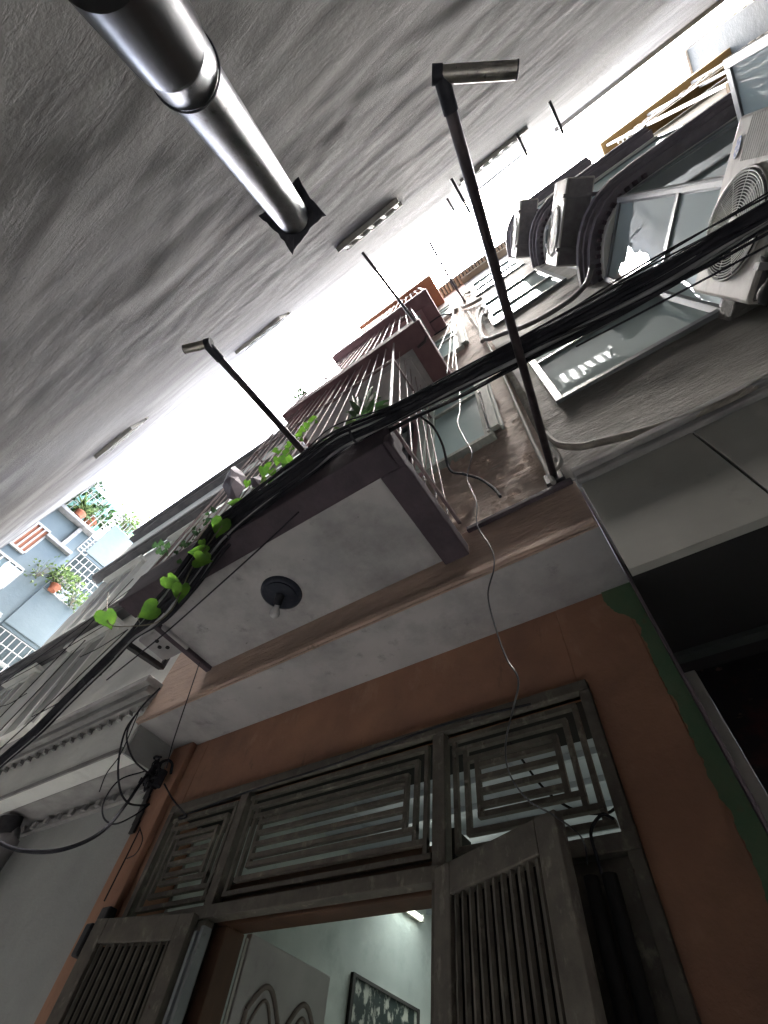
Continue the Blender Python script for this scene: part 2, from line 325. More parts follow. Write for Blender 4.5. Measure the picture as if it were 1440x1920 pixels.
cp.build('coping', m_conc, T, .01)
def slot_window(x0, x1, z0, z1, n, tilt=.03):
    f = MB(); y = yo(0, (z0 + z1) / 2)
    f.box(x0 - .05, x1 + .05, y - .02, y + .035, z0 - .05, z0); f.box(x0 - .05, x1 + .05, y - .02, y + .035, z1, z1 + .05)
    for i in range(n + 1):
        x = x0 + (x1 - x0) * i / n; f.box(x - .02, x + .02, y - .02, y + .03, z0, z1)
    fo = f.build('window', m_trim, T)
    p = MB()
    for i in range(n):
        a = x0 + (x1 - x0) * i / n + .03; b = x0 + (x1 - x0) * (i + 1) / n - .03
        p.obox((a, y + .03 + tilt, z0 + .02), (b - a, 0, 0), (0, -tilt, z1 - z0 - .04), (0, .006, .003))
    po = p.build('pane', m_slot, fo)
def hit(px, py):
    d = ray(px, py); t = Y0 / (d.y - KY * d.z); return d * t
for (p0, p1, h, n) in (((642, 458), (742, 384), .42, 4), ((452, 652), (532, 590), .4, 3), ((188, 848), (266, 788), .3, 5), ((1000, 214), (862, 352), .5, 6)):
    a, b = hit(*p0), hit(*p1); zc = (a.z + b.z) / 2
    slot_window(min(a.x, b.x), max(a.x, b.x), zc - h / 2, zc + h / 2, n)
# iron stubs sticking out near the roof
for (px, py, L_) in ((1030, 190, .5), (968, 250, .4), (846, 335, .6), (838, 372, .45)):
    ir = MB(); a = hit(px, py); ir.bar(a, a + Vector((.02, L_ * .7, .04)), .03); ir.build('iron_stub', m_dkmetal, T)
# the next building's overhanging cornice on the same side
B = thing('neighbour_roof_block', 'overhanging pale cornice of the next block above the concrete wall at top right', 'house', (6, -1, G))
c = MB(); c.box(3.27, 14, -1.4, -.12, 14.0, 14.25); c.box(3.3, 14, -1.4, -.2, 14.25, 14.7)
c.build('cornice', m_corn, B, .02)
c = MB(); c.box(3.4, 14, -1.4, -.33, 12.4, 13.99); c.build('wall', m_cream, B, .01)

# ================================================================== ORANGE HOUSE
H = thing('orange_house', 'orange plastered house with grey grille door and caged balconies stacked above it', 'house', (-1.6, 1.7, G))
XL, XR = -3.28, .012
tl, tr_, tb, tt = -2.93, -.357, .754, 1.272
SOF = 1.765
w = MB()
w.box(XL, tl, Wd, Wd + .3, G, SOF); w.box(tr_, -.05, Wd, Wd + .3, G, SOF); w.box(tl, tr_, Wd + .001, Wd + .04, tt, SOF)
w.build('wall', m_orange, H, .004)
w = MB(); w.box(tl + .001, tr_ - .001, Wd + .041, Wd + .3, tt, SOF - .002); w.build('reveal_shade', m_black, H)  # black block: the shade of the reveal put into its colour
w = MB(); w.box(-3.06 - .0, -3.28, Wd - .045, Wd - .002, G, SOF - .003); w.build('pilaster', m_orange, H, .006)
# green painted strip with a ragged edge at the right end
w = MB(); vs = []; n = 420
for i in range(n + 1):
    z = G + (SOF - G) * i / n; vs += [(-.05 - .03 * noise.noise(Vector((0, 4, z * 3))) - .012 * noise.noise(Vector((0, 4, z * 19))) - .006 * noise.noise(Vector((0, 4, z * 60))) - (.07 if z > 1.55 else 0) * min(1, (z - 1.55) / .1 if z > 1.55 else 0), Wd - .004, z), (XR, Wd - .004, z)]
w.add(vs, [(2 * i, 2 * i + 1, 2 * i + 3, 2 * i + 2) for i in range(n)]); w.build('painted_strip', m_green, H)
w = MB(); w.box(-.05, XR, Wd, Wd + .3, G, SOF - .003); w.build('corner_wall', m_orange, H)
# soffit under the overhang
w = MB(); w.box(XL, XR, U + .012, Wd + .3, SOF, SOF + .12); w.build('soffit', m_soffit, H)
# overhanging band and upper wall
w = MB(); w.box(XL - .02, XR, U, U + .011, SOF - .003, 2.19); w.build('band', m_band, H, .006)
w = MB(); w.box(XL - .02, XR - .004, U - .022, U - .001, SOF + .0, SOF + .045); w.build('band_moulding', m_band, H, .008)
w = MB(); w.box(-.61, XR - .01, U - .03, U - .002, 2.155, 2.19); w.build('ledge', m_rim, H, .006)
TOP = 13.4
win = [(-.905, -.33, 3.21, 4.75), (-.915, -.41, 6.44, 8.0), (-.92, -.44, 9.65, 11.2)]
w = MB(); zs = [2.19] + [z for t_ in win for z in t_[2:]] + [TOP]
# upper wall right of the balconies, built round the window openings
xl = -.98
wall_grid(w, win[0][1], -.055, 2.19, TOP, lambda x, z: U, 24, 500, .012, 11)
zz = 2.19
for (a, b, z0, z1) in win:
    wall_grid(w, xl, win[0][1], zz, z0, lambda x, z: U, 24, max(4, int((z0 - zz) * 30)), .012, 11); zz = z1
    if b < win[0][1]: w.box(b, win[0][1], U, U + .2, z0, z1)
wall_grid(w, xl, win[0][1], zz, TOP, lambda x, z: U, 24, 80, .012, 11)
w.box(xl, -.05, U + .25, U + .27, 2.19, TOP)
w.box(-.075, -.05, U + .02, U + .25, 2.19, TOP)
w.build('upper_wall', m_pink, H)
# curled flakes of paint
fl = MB()
for i in range(190):
    x = random.uniform(-.9, -.1); z = 2.25 + abs(random.gauss(0, .55)) if i < 150 else random.uniform(2.3, 8)
    if -.93 < x < -.3 and any(a < z + .05 and z < b + .02 for (_, _, a, b) in win): continue
    s_ = random.uniform(.008, .03); a = random.uniform(-.5, .5); dx = Vector((math.cos(a), 0, math.sin(a))) * s_ * random.uniform(1.2, 3); dz = Vector((-math.sin(a), 0, math.cos(a))) * s_
    p = Vector((x, U - .006, z)); c0 = random.uniform(.2, .8) * s_
    fl.add([p, p + dx * .5, p + dx, p + dz + Vector((0, -c0, 0)) + dx * .1, p + dz * 1.2 + dx * .5 + Vector((0, -c0 * 1.4, 0)), p + dz * .8 + dx * .9 + Vector((0, -c0, 0))], [(0, 1, 4, 3), (1, 2, 5, 4)])
fl.build('paint_flakes', m_pink, H)
# windows of the house
for k, (a, b, z0, z1) in enumerate(win):
    f = frame_mb(a, b, z0, z1, U - .03, U + .05, .06)
    f.box(a + .06, b - .06, U - .025, U + .045, z1 - .42, z1 - .37)
    f.box(a - .02, b + .02, U - .06, U + .03, z0 - .05, z0 - .002)
    fo = f.build('window', m_wood, H, .004)
    p = MB(); p.box(a + .062, b - .062, U + .0, U + .01, z0 + .062, z1 - .43); p.box(a + .062, b - .062, U + .0, U + .01, z1 - .368, z1 - .062); p.build('pane', m_frost, fo)
    s_ = MB()          # shutters folded back: narrow slabs standing off the wall
    s_.box(b + .004, b + .075, U - .075, U - .034, z0 + .02, z1 - .02); s_.box(b + .078, b + .1, U - .06, U - .02, z0, z1)
    s_.box(a - .08, a - .004, U - .07, U - .034, z0 + .02, z1 - .02)
    s_.build('shutter', m_wood, fo, .004)
    if k == 0:
        rd = MB()
        for zz_ in (z0 + .09, z1 - .5): rd.box(b - .028, b - .006, U - .05, U - .031, zz_ - .03, zz_ + .03)
        rd.tube([(b - .017, U - .045, z0 + .05), (b - .017, U - .045, z1 - .45)], .005, 6); rd.build('latch_rod', m_dkmetal, fo)
# wall behind the balconies
w = MB(); w.box(-2.85, xl, U + .002, U + .2, 2.19, 12.2); w.box(xl, xl + .0, U, U, 2.2, 2.2); w.build('balcony_wall', m_violet, H)
bal_z = [2.017, 5.54, 8.78, 12.15]
for k in range(3):
    z0 = bal_z[k] + .25; f = MB()
    for (a, b) in ((-2.5, -1.75), (-1.6, -1.1)):
        frame_mb(a, b, z0, z0 + 2.3, U - .04, U + .001, .05, f); f.box((a + b) / 2 - .025, (a + b) / 2 + .025, U - .036, U, z0 + .05, z0 + 2.25)
        f.box(a + .05, b - .05, U - .034, U, z0 + 1.1, z0 + 1.15)
    fo = f.build('balcony_door', m_dkmetal, H, .003)
    p = MB()
    for (a, b) in ((-2.5, -1.75), (-1.6, -1.1)): p.box(a + .052, b - .052, U - .016, U - .006, z0 + .052, z0 + 2.245)
    p.build('pane', m_glo, fo)
# balconies
X0, X1 = -2.71, -.615
YF = [.575, .60, .605, .64]
for k in range(4):
    z = bal_z[k]; yf = YF[k]; rim = m_rim if k == 0 else (m_plum if k < 3 else m_terra)
    s_ = MB(); rw = .15 if k == 0 else .23
    s_.box(X0, X1 - .035, yf, yf + rw, z - .055, z + .22); s_.box(X1 - .035, X1, yf, yf + rw, z - .055, z + (.03 if k == 0 else .1)); s_.box(X1 - rw, X1, yf + rw, U - .001, z - .052, z + (.03 if k == 0 else .1)); s_.box(X0, X0 + .05, yf + rw, U - .001, z - .03, z + .22)
    so_ = s_.build('balcony', rim, H, .008)
    p = MB(); p.box(X0 + .05, X1 - rw, yf + rw, U - .002, z, z + .1); p.build('underside', m_soffit if k != 2 else m_violet, so_)
    if k > 0:
        p = MB(); p.box(X0 + .15, X1 - rw - .07, yf + rw + .07, yf + rw + .10, z - .02, z - .001); p.box(X1 - rw - .12, X1 - rw - .09, yf + rw + .10, U - .05, z - .02, z - .001); p.build('soffit_moulding', m_soffit, so_)
    # cage of bars up to the next slab
    top = (bal_z[k + 1] - .056) if k < 3 else z + 1.5
    bm = m_bars if k < 3 else m_terra
    b_ = MB(); rr_ = .0062; zb = z + .22
    nb_ = 15; xb1 = X1 - .035; xt1 = -.99 if k < 3 else X1 - .1; yb_ = yf + .02; yt_ = (.66, .72, .72, .70)[k]
    def cpt(u_, zz_):        # a point of the cage front: u along the front, the cage leaning in towards the top
        h_ = min(1, max(0, (zz_ - zb) / (top - zb))); xr_ = xb1 + (xt1 - xb1) * h_; return Vector((X0 + .03 + (xr_ - X0 - .03) * u_, yb_ + (yt_ - yb_) * h_, zz_))
    def spt(v_, zz_):        # right-hand side
        a_ = cpt(1, zz_); return Vector((a_.x, a_.y + (U - a_.y) * v_, zz_))
    for i in range(nb_ + 1):
        b_.tube([cpt(i / nb_, zb - .01), cpt(i / nb_, top)], rr_ if i not in (0, nb_, 8) else .011, 6)
    for i in range(1, 6):
        b_.tube([spt(i / 6, z + .02), spt(i / 6, top)], rr_, 6)
        y = yb_ + (U - yb_) * i / 6; b_.tube([(X0 + .02, y, zb - .01), (X0 + .02, y, top)], rr_, 6)
    for zz_ in ((zb + .05, (zb + top) / 2 + .5) if k < 3 else (zb + .05, top)):
        b_.bar(cpt(0, zz_), cpt(1, zz_), .018); b_.bar(spt(0, zz_), spt(1, zz_), .018); b_.bar((X0 + .02, yb_ + .03, zz_), (X0 + .02, U, zz_), .018)
    b_.build('security_cage', bm, so_)
# roof room on top
w = MB(); w.box(-2.85, xl, U + .05, U + .3, 12.37, 14.0); w.box(-3.0, -.1, U - .15, U + .3, 14.0, 14.1); w.build('roof_room', m_terra, H, .01)
# right and left ends going back
w = MB(); w.box(XL - .02, -2.86, U + .0, U + .25, 2.19, 2.75); w.build('parapet', m_band, H, .006)
w = MB(); w.box(XL, XL + .1, Wd + .32, 6, G, SOF - .01); w.box(-.08, -.02, Wd + .32, 6, G, 13); w.build('side_wall', m_white, H)

# ---- door front: transom grille, folded leaves, panels
D = H
f = MB(); y0, y1 = Wd - .03, Wd + .03
m1, m2 = -2.29, -1.026
f.box(tl - .04, tr_ + .04, y0, y1, tt, tt + .045); f.box(tl - .04, tr_ + .04, y0 - .006, y1, tb - .05, tb)
for x in (tl - .02, tr_ + .02): f.box(x - .022, x + .022, y0 + .002, y1 - .002, G, tt - .001)
for x in (m1, m2): f.box(x - .03, x + .03, y0 + .003, y1 - .003, tb + .001, tt - .001); f.box(x - .028, x + .028, y0 + .003, y1 - .003, G, tb - .051)
f.build('door_frame', m_metal, D, .003)
def grille(a, b, z0, z1, nest):
    q = MB(); t_ = .02; yy0, yy1 = Wd - .012, Wd + .012; gp = .052
    for k in range(nest):
        g_ = gp * (k + 1) - .02; x0_, x1_, zz0, zz1 = a + g_, b - g_, z0 + g_, z1 - g_
        # a broken rectangular spiral: every ring runs on to meet the next
        q.box(x0_, x1_ + (gp if k else .02), yy0, yy1, zz0, zz0 + t_); q.box(x0_ - (gp if k else .02), x1_, yy0, yy1, zz1 - t_, zz1)
        q.box(x0_, x0_ + t_, yy0 + .002, yy1 - .002, zz0 + t_, zz1 - t_); q.box(x1_ - t_, x1_, yy0 + .002, yy1 - .002, zz0 + t_, zz1 - t_)
    g_ = gp * nest - .02 + t_; n_ = int((z1 - z0 - 2 * g_) / .05)
    for i in range(n_): zc = z0 + g_ + (z1 - z0 - 2 * g_) * (i + .5) / n_; q.box(a + g_, b - g_, yy0 + .001, yy1 - .001, zc - .01, zc + .01)
    return q.build('transom_grille', m_metal, D)
grille(tl, m1 - .03, tb, tt, 3); grille(m1 + .03, m2 - .03, tb, tt, 3); grille(m2 + .03, tr_, tb, tt, 3)
def leaf(name, p, q, zt, flip=1):
    """a slatted steel leaf standing between plan points p (hinge) and q"""
    p = Vector((*p, 0)); q = Vector((*q, 0)); d = (q - p); L_ = d.length; d.normalize(); nrm = Vector((d.y, -d.x, 0)) * .04
    zb = G + .06; w_ = .085; Z = Vector((0, 0, 1)); fr = MB()
    def pc(s0, s1, za, zb_, th=1.0, off=0): fr.obox(p + d * s0 + Z * za - nrm * th / 2 + nrm * off, d * (s1 - s0), nrm * th, Z * (zb_ - za))
    pc(0, w_, zb, zt); pc(L_ - w_, L_, zb, zt); pc(w_, L_ - w_, zt - w_ - .01, zt, .96); pc(w_, L_ - w_, zb, zb + .1, .96)
    fo = fr.build(name, m_metal, D, .004)
    n_ = 11
    for i in range(n_):
        s_ = w_ + (L_ - 2 * w_) * (i + .5) / n_; b_ = MB()
        a = d * .025 + nrm * .35; c_ = p + d * s_ + Z * (zb + .1)
        b_.obox(c_ - a / 2 - nrm * .1, a, (nrm * .3 - d * .006), Z * (zt - w_ - .012 - zb - .1)); b_.build('slat', m_metal, fo)
    pn = MB(); pn.obox(p + d * w_ + Z * (zb + .1) + nrm * -.46, d * (L_ - 2 * w_), nrm * .06, Z * (zt - w_ - .015 - zb - .1)); pn.build('backing_sheet', m_black, fo)
    return fo
leaf('door_leaf', (-1.02, 1.70), (-.47, 1.475), .735); leaf('door_leaf', (-2.93, 1.575), (-2.30, 1.675), .715)
# leaves' inner edge strips and closed side panels
for (xa_, xb_) in ((m2 + .03, tr_ - .002), (tl + .002, m1 - .03)): w = MB(); w.box(xa_, xb_, Wd, Wd + .012, G + .02, tb - .052); w.build('side_panel', m_metal, D)
for (px, py) in ((1108, 1645), (1142, 1640)): w = MB(); p = on_y(px, py, Wd - .06); w.tube([p, (p.x, p.y, G + .1)], .022, 12); w.build('sliding_tube', m_black, D)
for (xa_, zz_) in ((-2.235, .64), (-2.195, .655)): w = MB(); w.box(xa_, xa_ + .02, Wd - .09, Wd - .045, G, zz_); w.build('edge_strip', m_alu, D)
hg = MB(); hg.box(-3.08, -3.0, Wd - .10, Wd - .046, .72, .80); hg.box(-3.12, -3.06, Wd - .12, Wd - .05, .60, .73); hg.build('hinge_plate', m_dkmetal, D, .01)
# inner wooden frame
w = MB(); yi = 1.885
w.box(-2.29, -1.02, yi - .1, yi + .02, .70, .86); w.box(-2.29, -2.20, yi - .1, yi + .02, G, .70); w.box(-1.05, -1.02, yi - .1, yi + .02, G, .70)
w.build('inner_frame', m_brown, D, .006)
w = MB(); w.box(-2.202, -2.194, yi + .03, yi + .045, G, .69); w.build('frame_trim', m_trim, D)
for (xa_, xb_) in ((-2.33, -2.292), (-1.018, -.99)): w = MB(); w.box(xa_, xb_, Wd + .04, yi + .02, G, .90); w.build('jamb', m_black, D)
# open inner door with carved panels, standing parallel to y at x=-2.2
dd = MB(); dd.box(-2.235, -2.198, 1.945, 2.56, G + .02, .716); do = dd.build('inner_door', m_door, D, .004)
sd_ = MB()
for (ya, yb, s0) in ((2.02, 2.23, 1), (2.29, 2.50, -1)):
    top_ = []
    for i in range(15):
        t_ = i / 14; top_.append((ya + (yb - ya) * t_, .50 + .075 * math.sin(t_ * math.pi * 1.15 - .25) if s0 > 0 else .50 + .075 * math.sin((1 - t_) * math.pi * 1.15 - .25)))
    sd_.tube([(-2.195, y, z) for y, z in top_], .011, 8); sd_.tube([(-2.195, ya, -1), (-2.195, ya, top_[0][1])], .011, 8); sd_.tube([(-2.195, yb, -1), (-2.195, yb, top_[-1][1])], .011, 8)
    inn = [(ya + .03 + (y - ya) * (yb - ya - .06) / (yb - ya), z - .045) for y, z in top_]
    sd_.tube([(-2.195, y, z) for y, z in inn], .007, 8); sd_.tube([(-2.195, inn[0][0], -1), (-2.195, *inn[0])], .007, 8); sd_.tube([(-2.195, inn[-1][0], -1), (-2.195, *inn[-1])], .007, 8)
sd_.build('door_moulding', m_mould, do)
# the lit room
rm = MB(); xr = -2.9
rm.box(xr - .05, xr, yi + .03, 6.5, G, 1.76); rm.box(xr, -.1, 6.5, 6.55, G, 1.76); rm.box(-.1, -.06, Wd + .31, 6.5, G, 1.76)
rm.build('room_wall', m_room, H)
rm = MB(); rm.box(xr, -.1, Wd + .31, 6.5, 1.70, 1.755)
for i in range(14): rm.box(xr + .002, -.102, 2.2 + i * .3, 2.23 + i * .3, 1.66, 1.699)
rm.build('ceiling', m_roomd, H)
P_ = thing('wall_lamp', 'lit white fluorescent tube high on the room wall seen through the doorway', 'lamp', (xr + .05, 4.45, 1.55))
a = MB(); a.box(xr + .002, xr + .035, 3.98, 4.46, 1.555, 1.60); a.build('batten', m_trim, P_, .004)
a = MB(); a.tube([(xr + .055, 4.02, 1.575), (xr + .055, 4.43, 1.575)], .018, 12); a.build('tube', m_tube, P_)
a = MB()
for y in (3.99, 4.45): a.box(xr + .03, xr + .075, y - .014, y + .014, 1.552, 1.6)
a.build('end_cap', m_trim, P_)
P_ = thing('framed_picture', 'dark leafy picture on the white room wall beside the open inner door', 'picture', (xr + .02, 4.03, .2))
a = MB(); a.box(xr + .002, xr + .02, 3.62, 4.46, .2, 1.0); a.build('picture_sheet', m_pic, P_)
a = MB(); a.box(xr + .003, xr + .03, 3.59, 3.62, .18, 1.02); a.box(xr + .003, xr + .03, 4.46, 4.49, .18, 1.02); a.box(xr + .003, xr + .028, 3.62, 4.46, 1.0, 1.02); a.build('picture_frame', m_black, P_)
lt = bpy.data.lights.new('room_tube_light', 'AREA'); lt.shape = 'RECTANGLE'; lt.size = .03; lt.size_y = .4; lt.energy = 2.7; lt.color = (.97, 1, .88)
lo = bpy.data.objects.new('room_tube_light', lt); C.objects.link(lo); lo.location = (xr + .16, 4.22, 1.52 + CZ); lo.rotation_euler = Vector((-1, 0, .35)).to_track_quat('Z', 'Y').to_euler()

# ---- ceiling lamp under the first balcony
Lp = thing('ceiling_lamp', 'black round lamp plate with a bare unlit bulb under the lowest balcony', 'lamp', (-1.743, 1.064, 2.0))
a = MB(); a.tube([(-1.743, 1.064, 2.016), (-1.743, 1.064, 1.998), (-1.743, 1.064, 1.992)], [.128, .125, .112], 40); a.tube([(-1.743, 1.064, 1.992), (-1.743, 1.064, 1.984)], .1, 40); a.build('plate', m_disc, Lp)
a = MB(); a.tube([(-1.743, 1.064, 1.985), (-1.75, 1.07, 1.955), (-1.765, 1.085, 1.935)], [.03, .026, .024], 16); a.build('bulb_holder', m_rubber, Lp)
a = MB(); d = Vector((-.5, .45, -.75)).normalized(); p = Vector((-1.765, 1.085, 1.935))
a.tube([p + d * t for t in (0, .012, .03, .05, .068, .078, .082)], [.014, .016, .026, .032, .027, .014, .004], 16); a.build('bulb', m_bulb, Lp)

# ================================================================== RIGHT NEIGHBOUR (grey house with curved bay)
N = thing('grey_bay_house', 'grey plastered house with rounded bay floors and big reflecting windows on the right', 'house', (3, 2, G))
big = (.15, 1.25, 3.17, 4.75)
w = MB()
XN = -.05
wall_grid(w, XN, 3.1, 2.2, big[2], lambda x, z: U, 180, 30, .016, 21)
wall_grid(w, XN, big[0], big[2], big[3], lambda x, z: U, 8, 40, .016, 21)
wall_grid(w, XN, 1.25, big[3], 6.5, lambda x, z: U, 40, 50, .016, 21)
wall_grid(w, XN, .05, 6.5, 8.4, lambda x, z: U, 5, 40, .016, 21)
wall_grid(w, XN, 1.25, 8.4, 9.75, lambda x, z: U, 40, 40, .016, 21)
wall_grid(w, XN, .05, 9.75, 11.6, lambda x, z: U, 5, 40, .016, 21)
wall_grid(w, XN, 1.25, 11.6, 13.0, lambda x, z: U, 40, 30, .016, 21)
w.box(1.05, 1.25, U, U + .1, 6.5, 8.4); w.box(1.05, 1.25, U, U + .1, 9.75, 11.6)
w.build('wall', m_gray, N)
w = MB(); w.box(-.02, 3.1, U + .5, U + .55, 1.4, 13.0); w.box(XN, 3.1, 1.7, 5, 12.9, 13.0); w.box(3.1, 3.14, .78, 5, G, 11.7); w.build('inner_wall', m_slate, N)
# cornice ledge and stone fascia
w = MB(); w.box(.02, 3.1, U - .07, U - .002, 2.15, 2.20); w.box(.02, 3.1, U - .045, U - .003, 2.10, 2.148); w.build('ledge', m_corn, N, .008)
w = MB(); xs = [.024, .55, 1.35, 2.2, 3.1, 4.2]
for i in range(5): w.box(xs[i] + .005, xs[i + 1] - .005, U - .02, U + .02, 1.418, 2.095)
w.build('stone_fascia', m_marble, N, .002)
w = MB(); w.box(.03, 4.2, U - .004, U + .03, 1.43, 2.09); w.build('joint_backing', m_black, N)
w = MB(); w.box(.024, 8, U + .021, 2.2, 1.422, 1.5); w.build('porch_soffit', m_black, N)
w = MB(); w.box(.075, 3, 2.0, 2.1, G, 1.42); w.build('porch_wall', m_dkmarble, N)
w = MB(); w.box(.03, .074, 1.985, 2.02, G, 1.42); w.build('porch_trim', m_trim, N, .004)
w = MB(); w.box(XR + .002, .022, U + .03, 2.2, G, 2.1); w.build('party_edge', m_rim, N)
w = MB(); w.box(-.048, -.02, 1.36, 1.4, 2.2, 12.9); w.build('party_wall', m_gray, N)
# flat windows with opaque pale panes and curtains
def flat_window(a, b, z0, z1, bars, curtain=False):
    f = frame_mb(a, b, z0, z1, U - .035, U + .03, .055)
    for (q, t) in bars:
        if q == 'z': f.box(a + .055, b - .055, U - .03, U + .02, t - .022, t + .022)
        else: f.box(t - .02, t + .02, U - .029, U + .019, z0 + .055, z1 - .055)
    fo = f.build('window', m_alu, N, .003)
    p = MB(); p.box(a + .055, b - .055, U - .004, U + .002, z0 + .055, z1 - .055); p.build('pane', m_glb, fo)
    if curtain:
        q = MB(); vs = []; n_ = 60
        for i in range(n_ + 1):
            x = a + .05 + (b - a - .1) * i / n_; vs += [(x, U + .05 + .008 * math.sin(i * .8), z0), (x, U + .05 + .012 * math.sin(i * .8 + .5), z1)]
        q.add(vs, [(2 * i, 2 * i + 2, 2 * i + 3, 2 * i + 1) for i in range(n_)], True); q.build('curtain', m_curt, fo)
flat_window(*big, [('z', 4.15)], True)
flat_window(.05, 1.05, 6.5, 8.4, [('z', 7.25)]); flat_window(.05, 1.05, 9.75, 11.6, [('z', 10.6)])
# curved bay: plan path from the wall round the corner and along the alley
def arc():
    pts = [(1.10, 1.45), (1.11, 1.30), (1.15, 1.15), (1.20, 1.02), (1.27, .90), (1.36, .80), (1.48, .72), (1.64, .665), (1.85, .65), (2.4, .65), (3.1, .65)]
    return [Vector((x, y, 0)) for x, y in pts]
def offs(off):
    P = arc(); out = []
    for i, p in enumerate(P):
        t = (P[min(i + 1, len(P) - 1)] - P[max(i - 1, 0)]).normalized(); out.append(p + Vector((t.y, -t.x, 0)) * off)
    return [(p.x, p.y) for p in out]
def ringslab(off, z0, z1, mb):
    o = offs(off); mb.prism(o + [(3.1, 1.36), (o[0][0], 1.36)], z0, z1)
def ringwall(off, th, z0, z1, mb, i0=0, i1=None):
    a = offs(off)[i0:i1]; b = offs(off - th)[i0:i1]; mb.prism(a + b[::-1], z0, z1)
arcpath = []
for k, z in enumerate((5.586, 8.615, 11.64)):
    s_ = MB()
    ringwall(0, .30, z, z + .10, s_); ringwall(.035, .33, z + .101, z + .17, s_); ringwall(.07, .36, z + .171, z + .27, s_); ringwall(.03, .3, z + .271, z + .33, s_)
    so_ = s_.build('bay_cornice', m_bay, N)
    s_ = MB(); o = offs(-.3); s_.prism(o + [(3.1, 1.40)], z + .02, z + .09); s_.build('bay_floor', m_bay, so_)
    s_ = MB(); ringwall(-.10, .06, z - .12, z - .002, s_); s_.build('white_band', m_white, so_)
    dn = MB(); P = curve([Vector((x, y, 0)) for x, y in offs(-.045)[:9]], 12); L_ = 0; last = P[0]; acc = 0
    for i in range(1, len(P)):
        acc += (P[i] - P[i - 1]).length
        if acc > .075:
            acc = 0; t = (P[i] - P[i - 1]).normalized(); nn = Vector((t.y, -t.x, 0)); q_ = P[i]
            dn.obox(q_ - nn * .05 + Vector((0, 0, z - .05)), t * .035, nn * .04, Vector((0, 0, .048)))
    dn.build('dentils', m_rim, so_)
# bay glass: first floor straight facets, upper floors follow the curve
pl = [(1.215, 1.345), (1.56, .765), (3.1, .765)]
def facets(pl, z0, z1, tr, name='bay_window', mp=None):
    f = MB(); p = MB()
    for i in range(len(pl) - 1):
        a, b = Vector((*pl[i], 0)), Vector((*pl[i + 1], 0)); d = b - a; L_ = d.length; d.normalize(); nn = Vector((d.y, -d.x, 0))
        n_ = max(1, round(L_ / 1.1))
        for k in range(n_ + 1):
            q = a + d * (L_ * k / n_); f.obox(q - d * .022 - nn * .03 + Vector((0, 0, z0)), d * .044, nn * .06, Vector((0, 0, z1 - z0)))
        for zt in [z0 + .03, z1 - .03] + tr: f.obox(a + d * .023 - nn * .022 + Vector((0, 0, zt - .025)), d * (L_ - .046), nn * .044, Vector((0, 0, .05)))
        p.obox(a - nn * .004 + Vector((0, 0, z0)), d * L_, nn * .008, Vector((0, 0, z1 - z0)))
    fo = f.build(name, m_alu, N); p.build('pane', mp or m_glb, fo)
facets(pl, 3.17, 5.46, [4.17])
facets([(1.26, 1.345), (1.30, 1.12), (1.42, .92), (1.66, .80), (3.1, .80)], 5.93, 8.5, [7.3], mp=m_frost)  # pale panes carry the white sky reflection in their colour
facets([(1.26, 1.345), (1.30, 1.12), (1.42, .92), (1.66, .80), (3.1, .80)], 8.96, 11.5, [10.4], mp=m_frost)  # same pale colour in place of the sky reflection
w = MB(); w.prism([(1.16, 1.349), (1.52, .72), (3.1, .72), (3.1, 1.349)], 3.02, 3.165); w.build('bay_base', m_gray, N, .01)
w = MB(); w.box(1.3, 3.1, 1.30, 1.36, 3.17, 11.6); w.build('bay_back', m_slate, N)
for k, z in enumerate((5.93, 8.96)):
    w = MB(); ringwall(-.13, .03, z, z + .02, w); w.build('sill', m_corn, N)
# open casement sash sticking out into the alley
f = MB(); xc, ya, yb, za, zb = 2.1, .245, .73, 2.9, 4.42
f.box(xc - .02, xc + .02, ya, ya + .06, za, zb); f.box(xc - .02, xc + .02, yb - .06, yb, za, zb); f.box(xc - .018, xc + .018, ya + .06, yb - .06, zb - .06, zb); f.box(xc - .018, xc + .018, ya + .06, yb - .06, za, za + .06)
fo = f.build('open_sash', m_alu, N, .003); p = MB(); p.box(xc - .004, xc + .004, ya + .06, yb - .06, za + .06, zb - .06); p.build('pane', m_glb, fo)
# scalloped eaves at the top
w = MB(); w.box(-.95, 1.4, 1.10, U + .3, 13.25, 13.4); w.build('eaves', m_slate, N, .01)
w = MB()
for i in range(26):
    x = -.9 + i * .09; w.tube([(x, 1.12, 13.22), (x, 1.34, 13.10)], .036, 8)
w.build('roof_tiles', m_tile, N)
w = MB(); w.box(-.05, 1.4, 1.20, U, 12.95, 13.05); w.build('eaves_band', m_cream, N, .01)

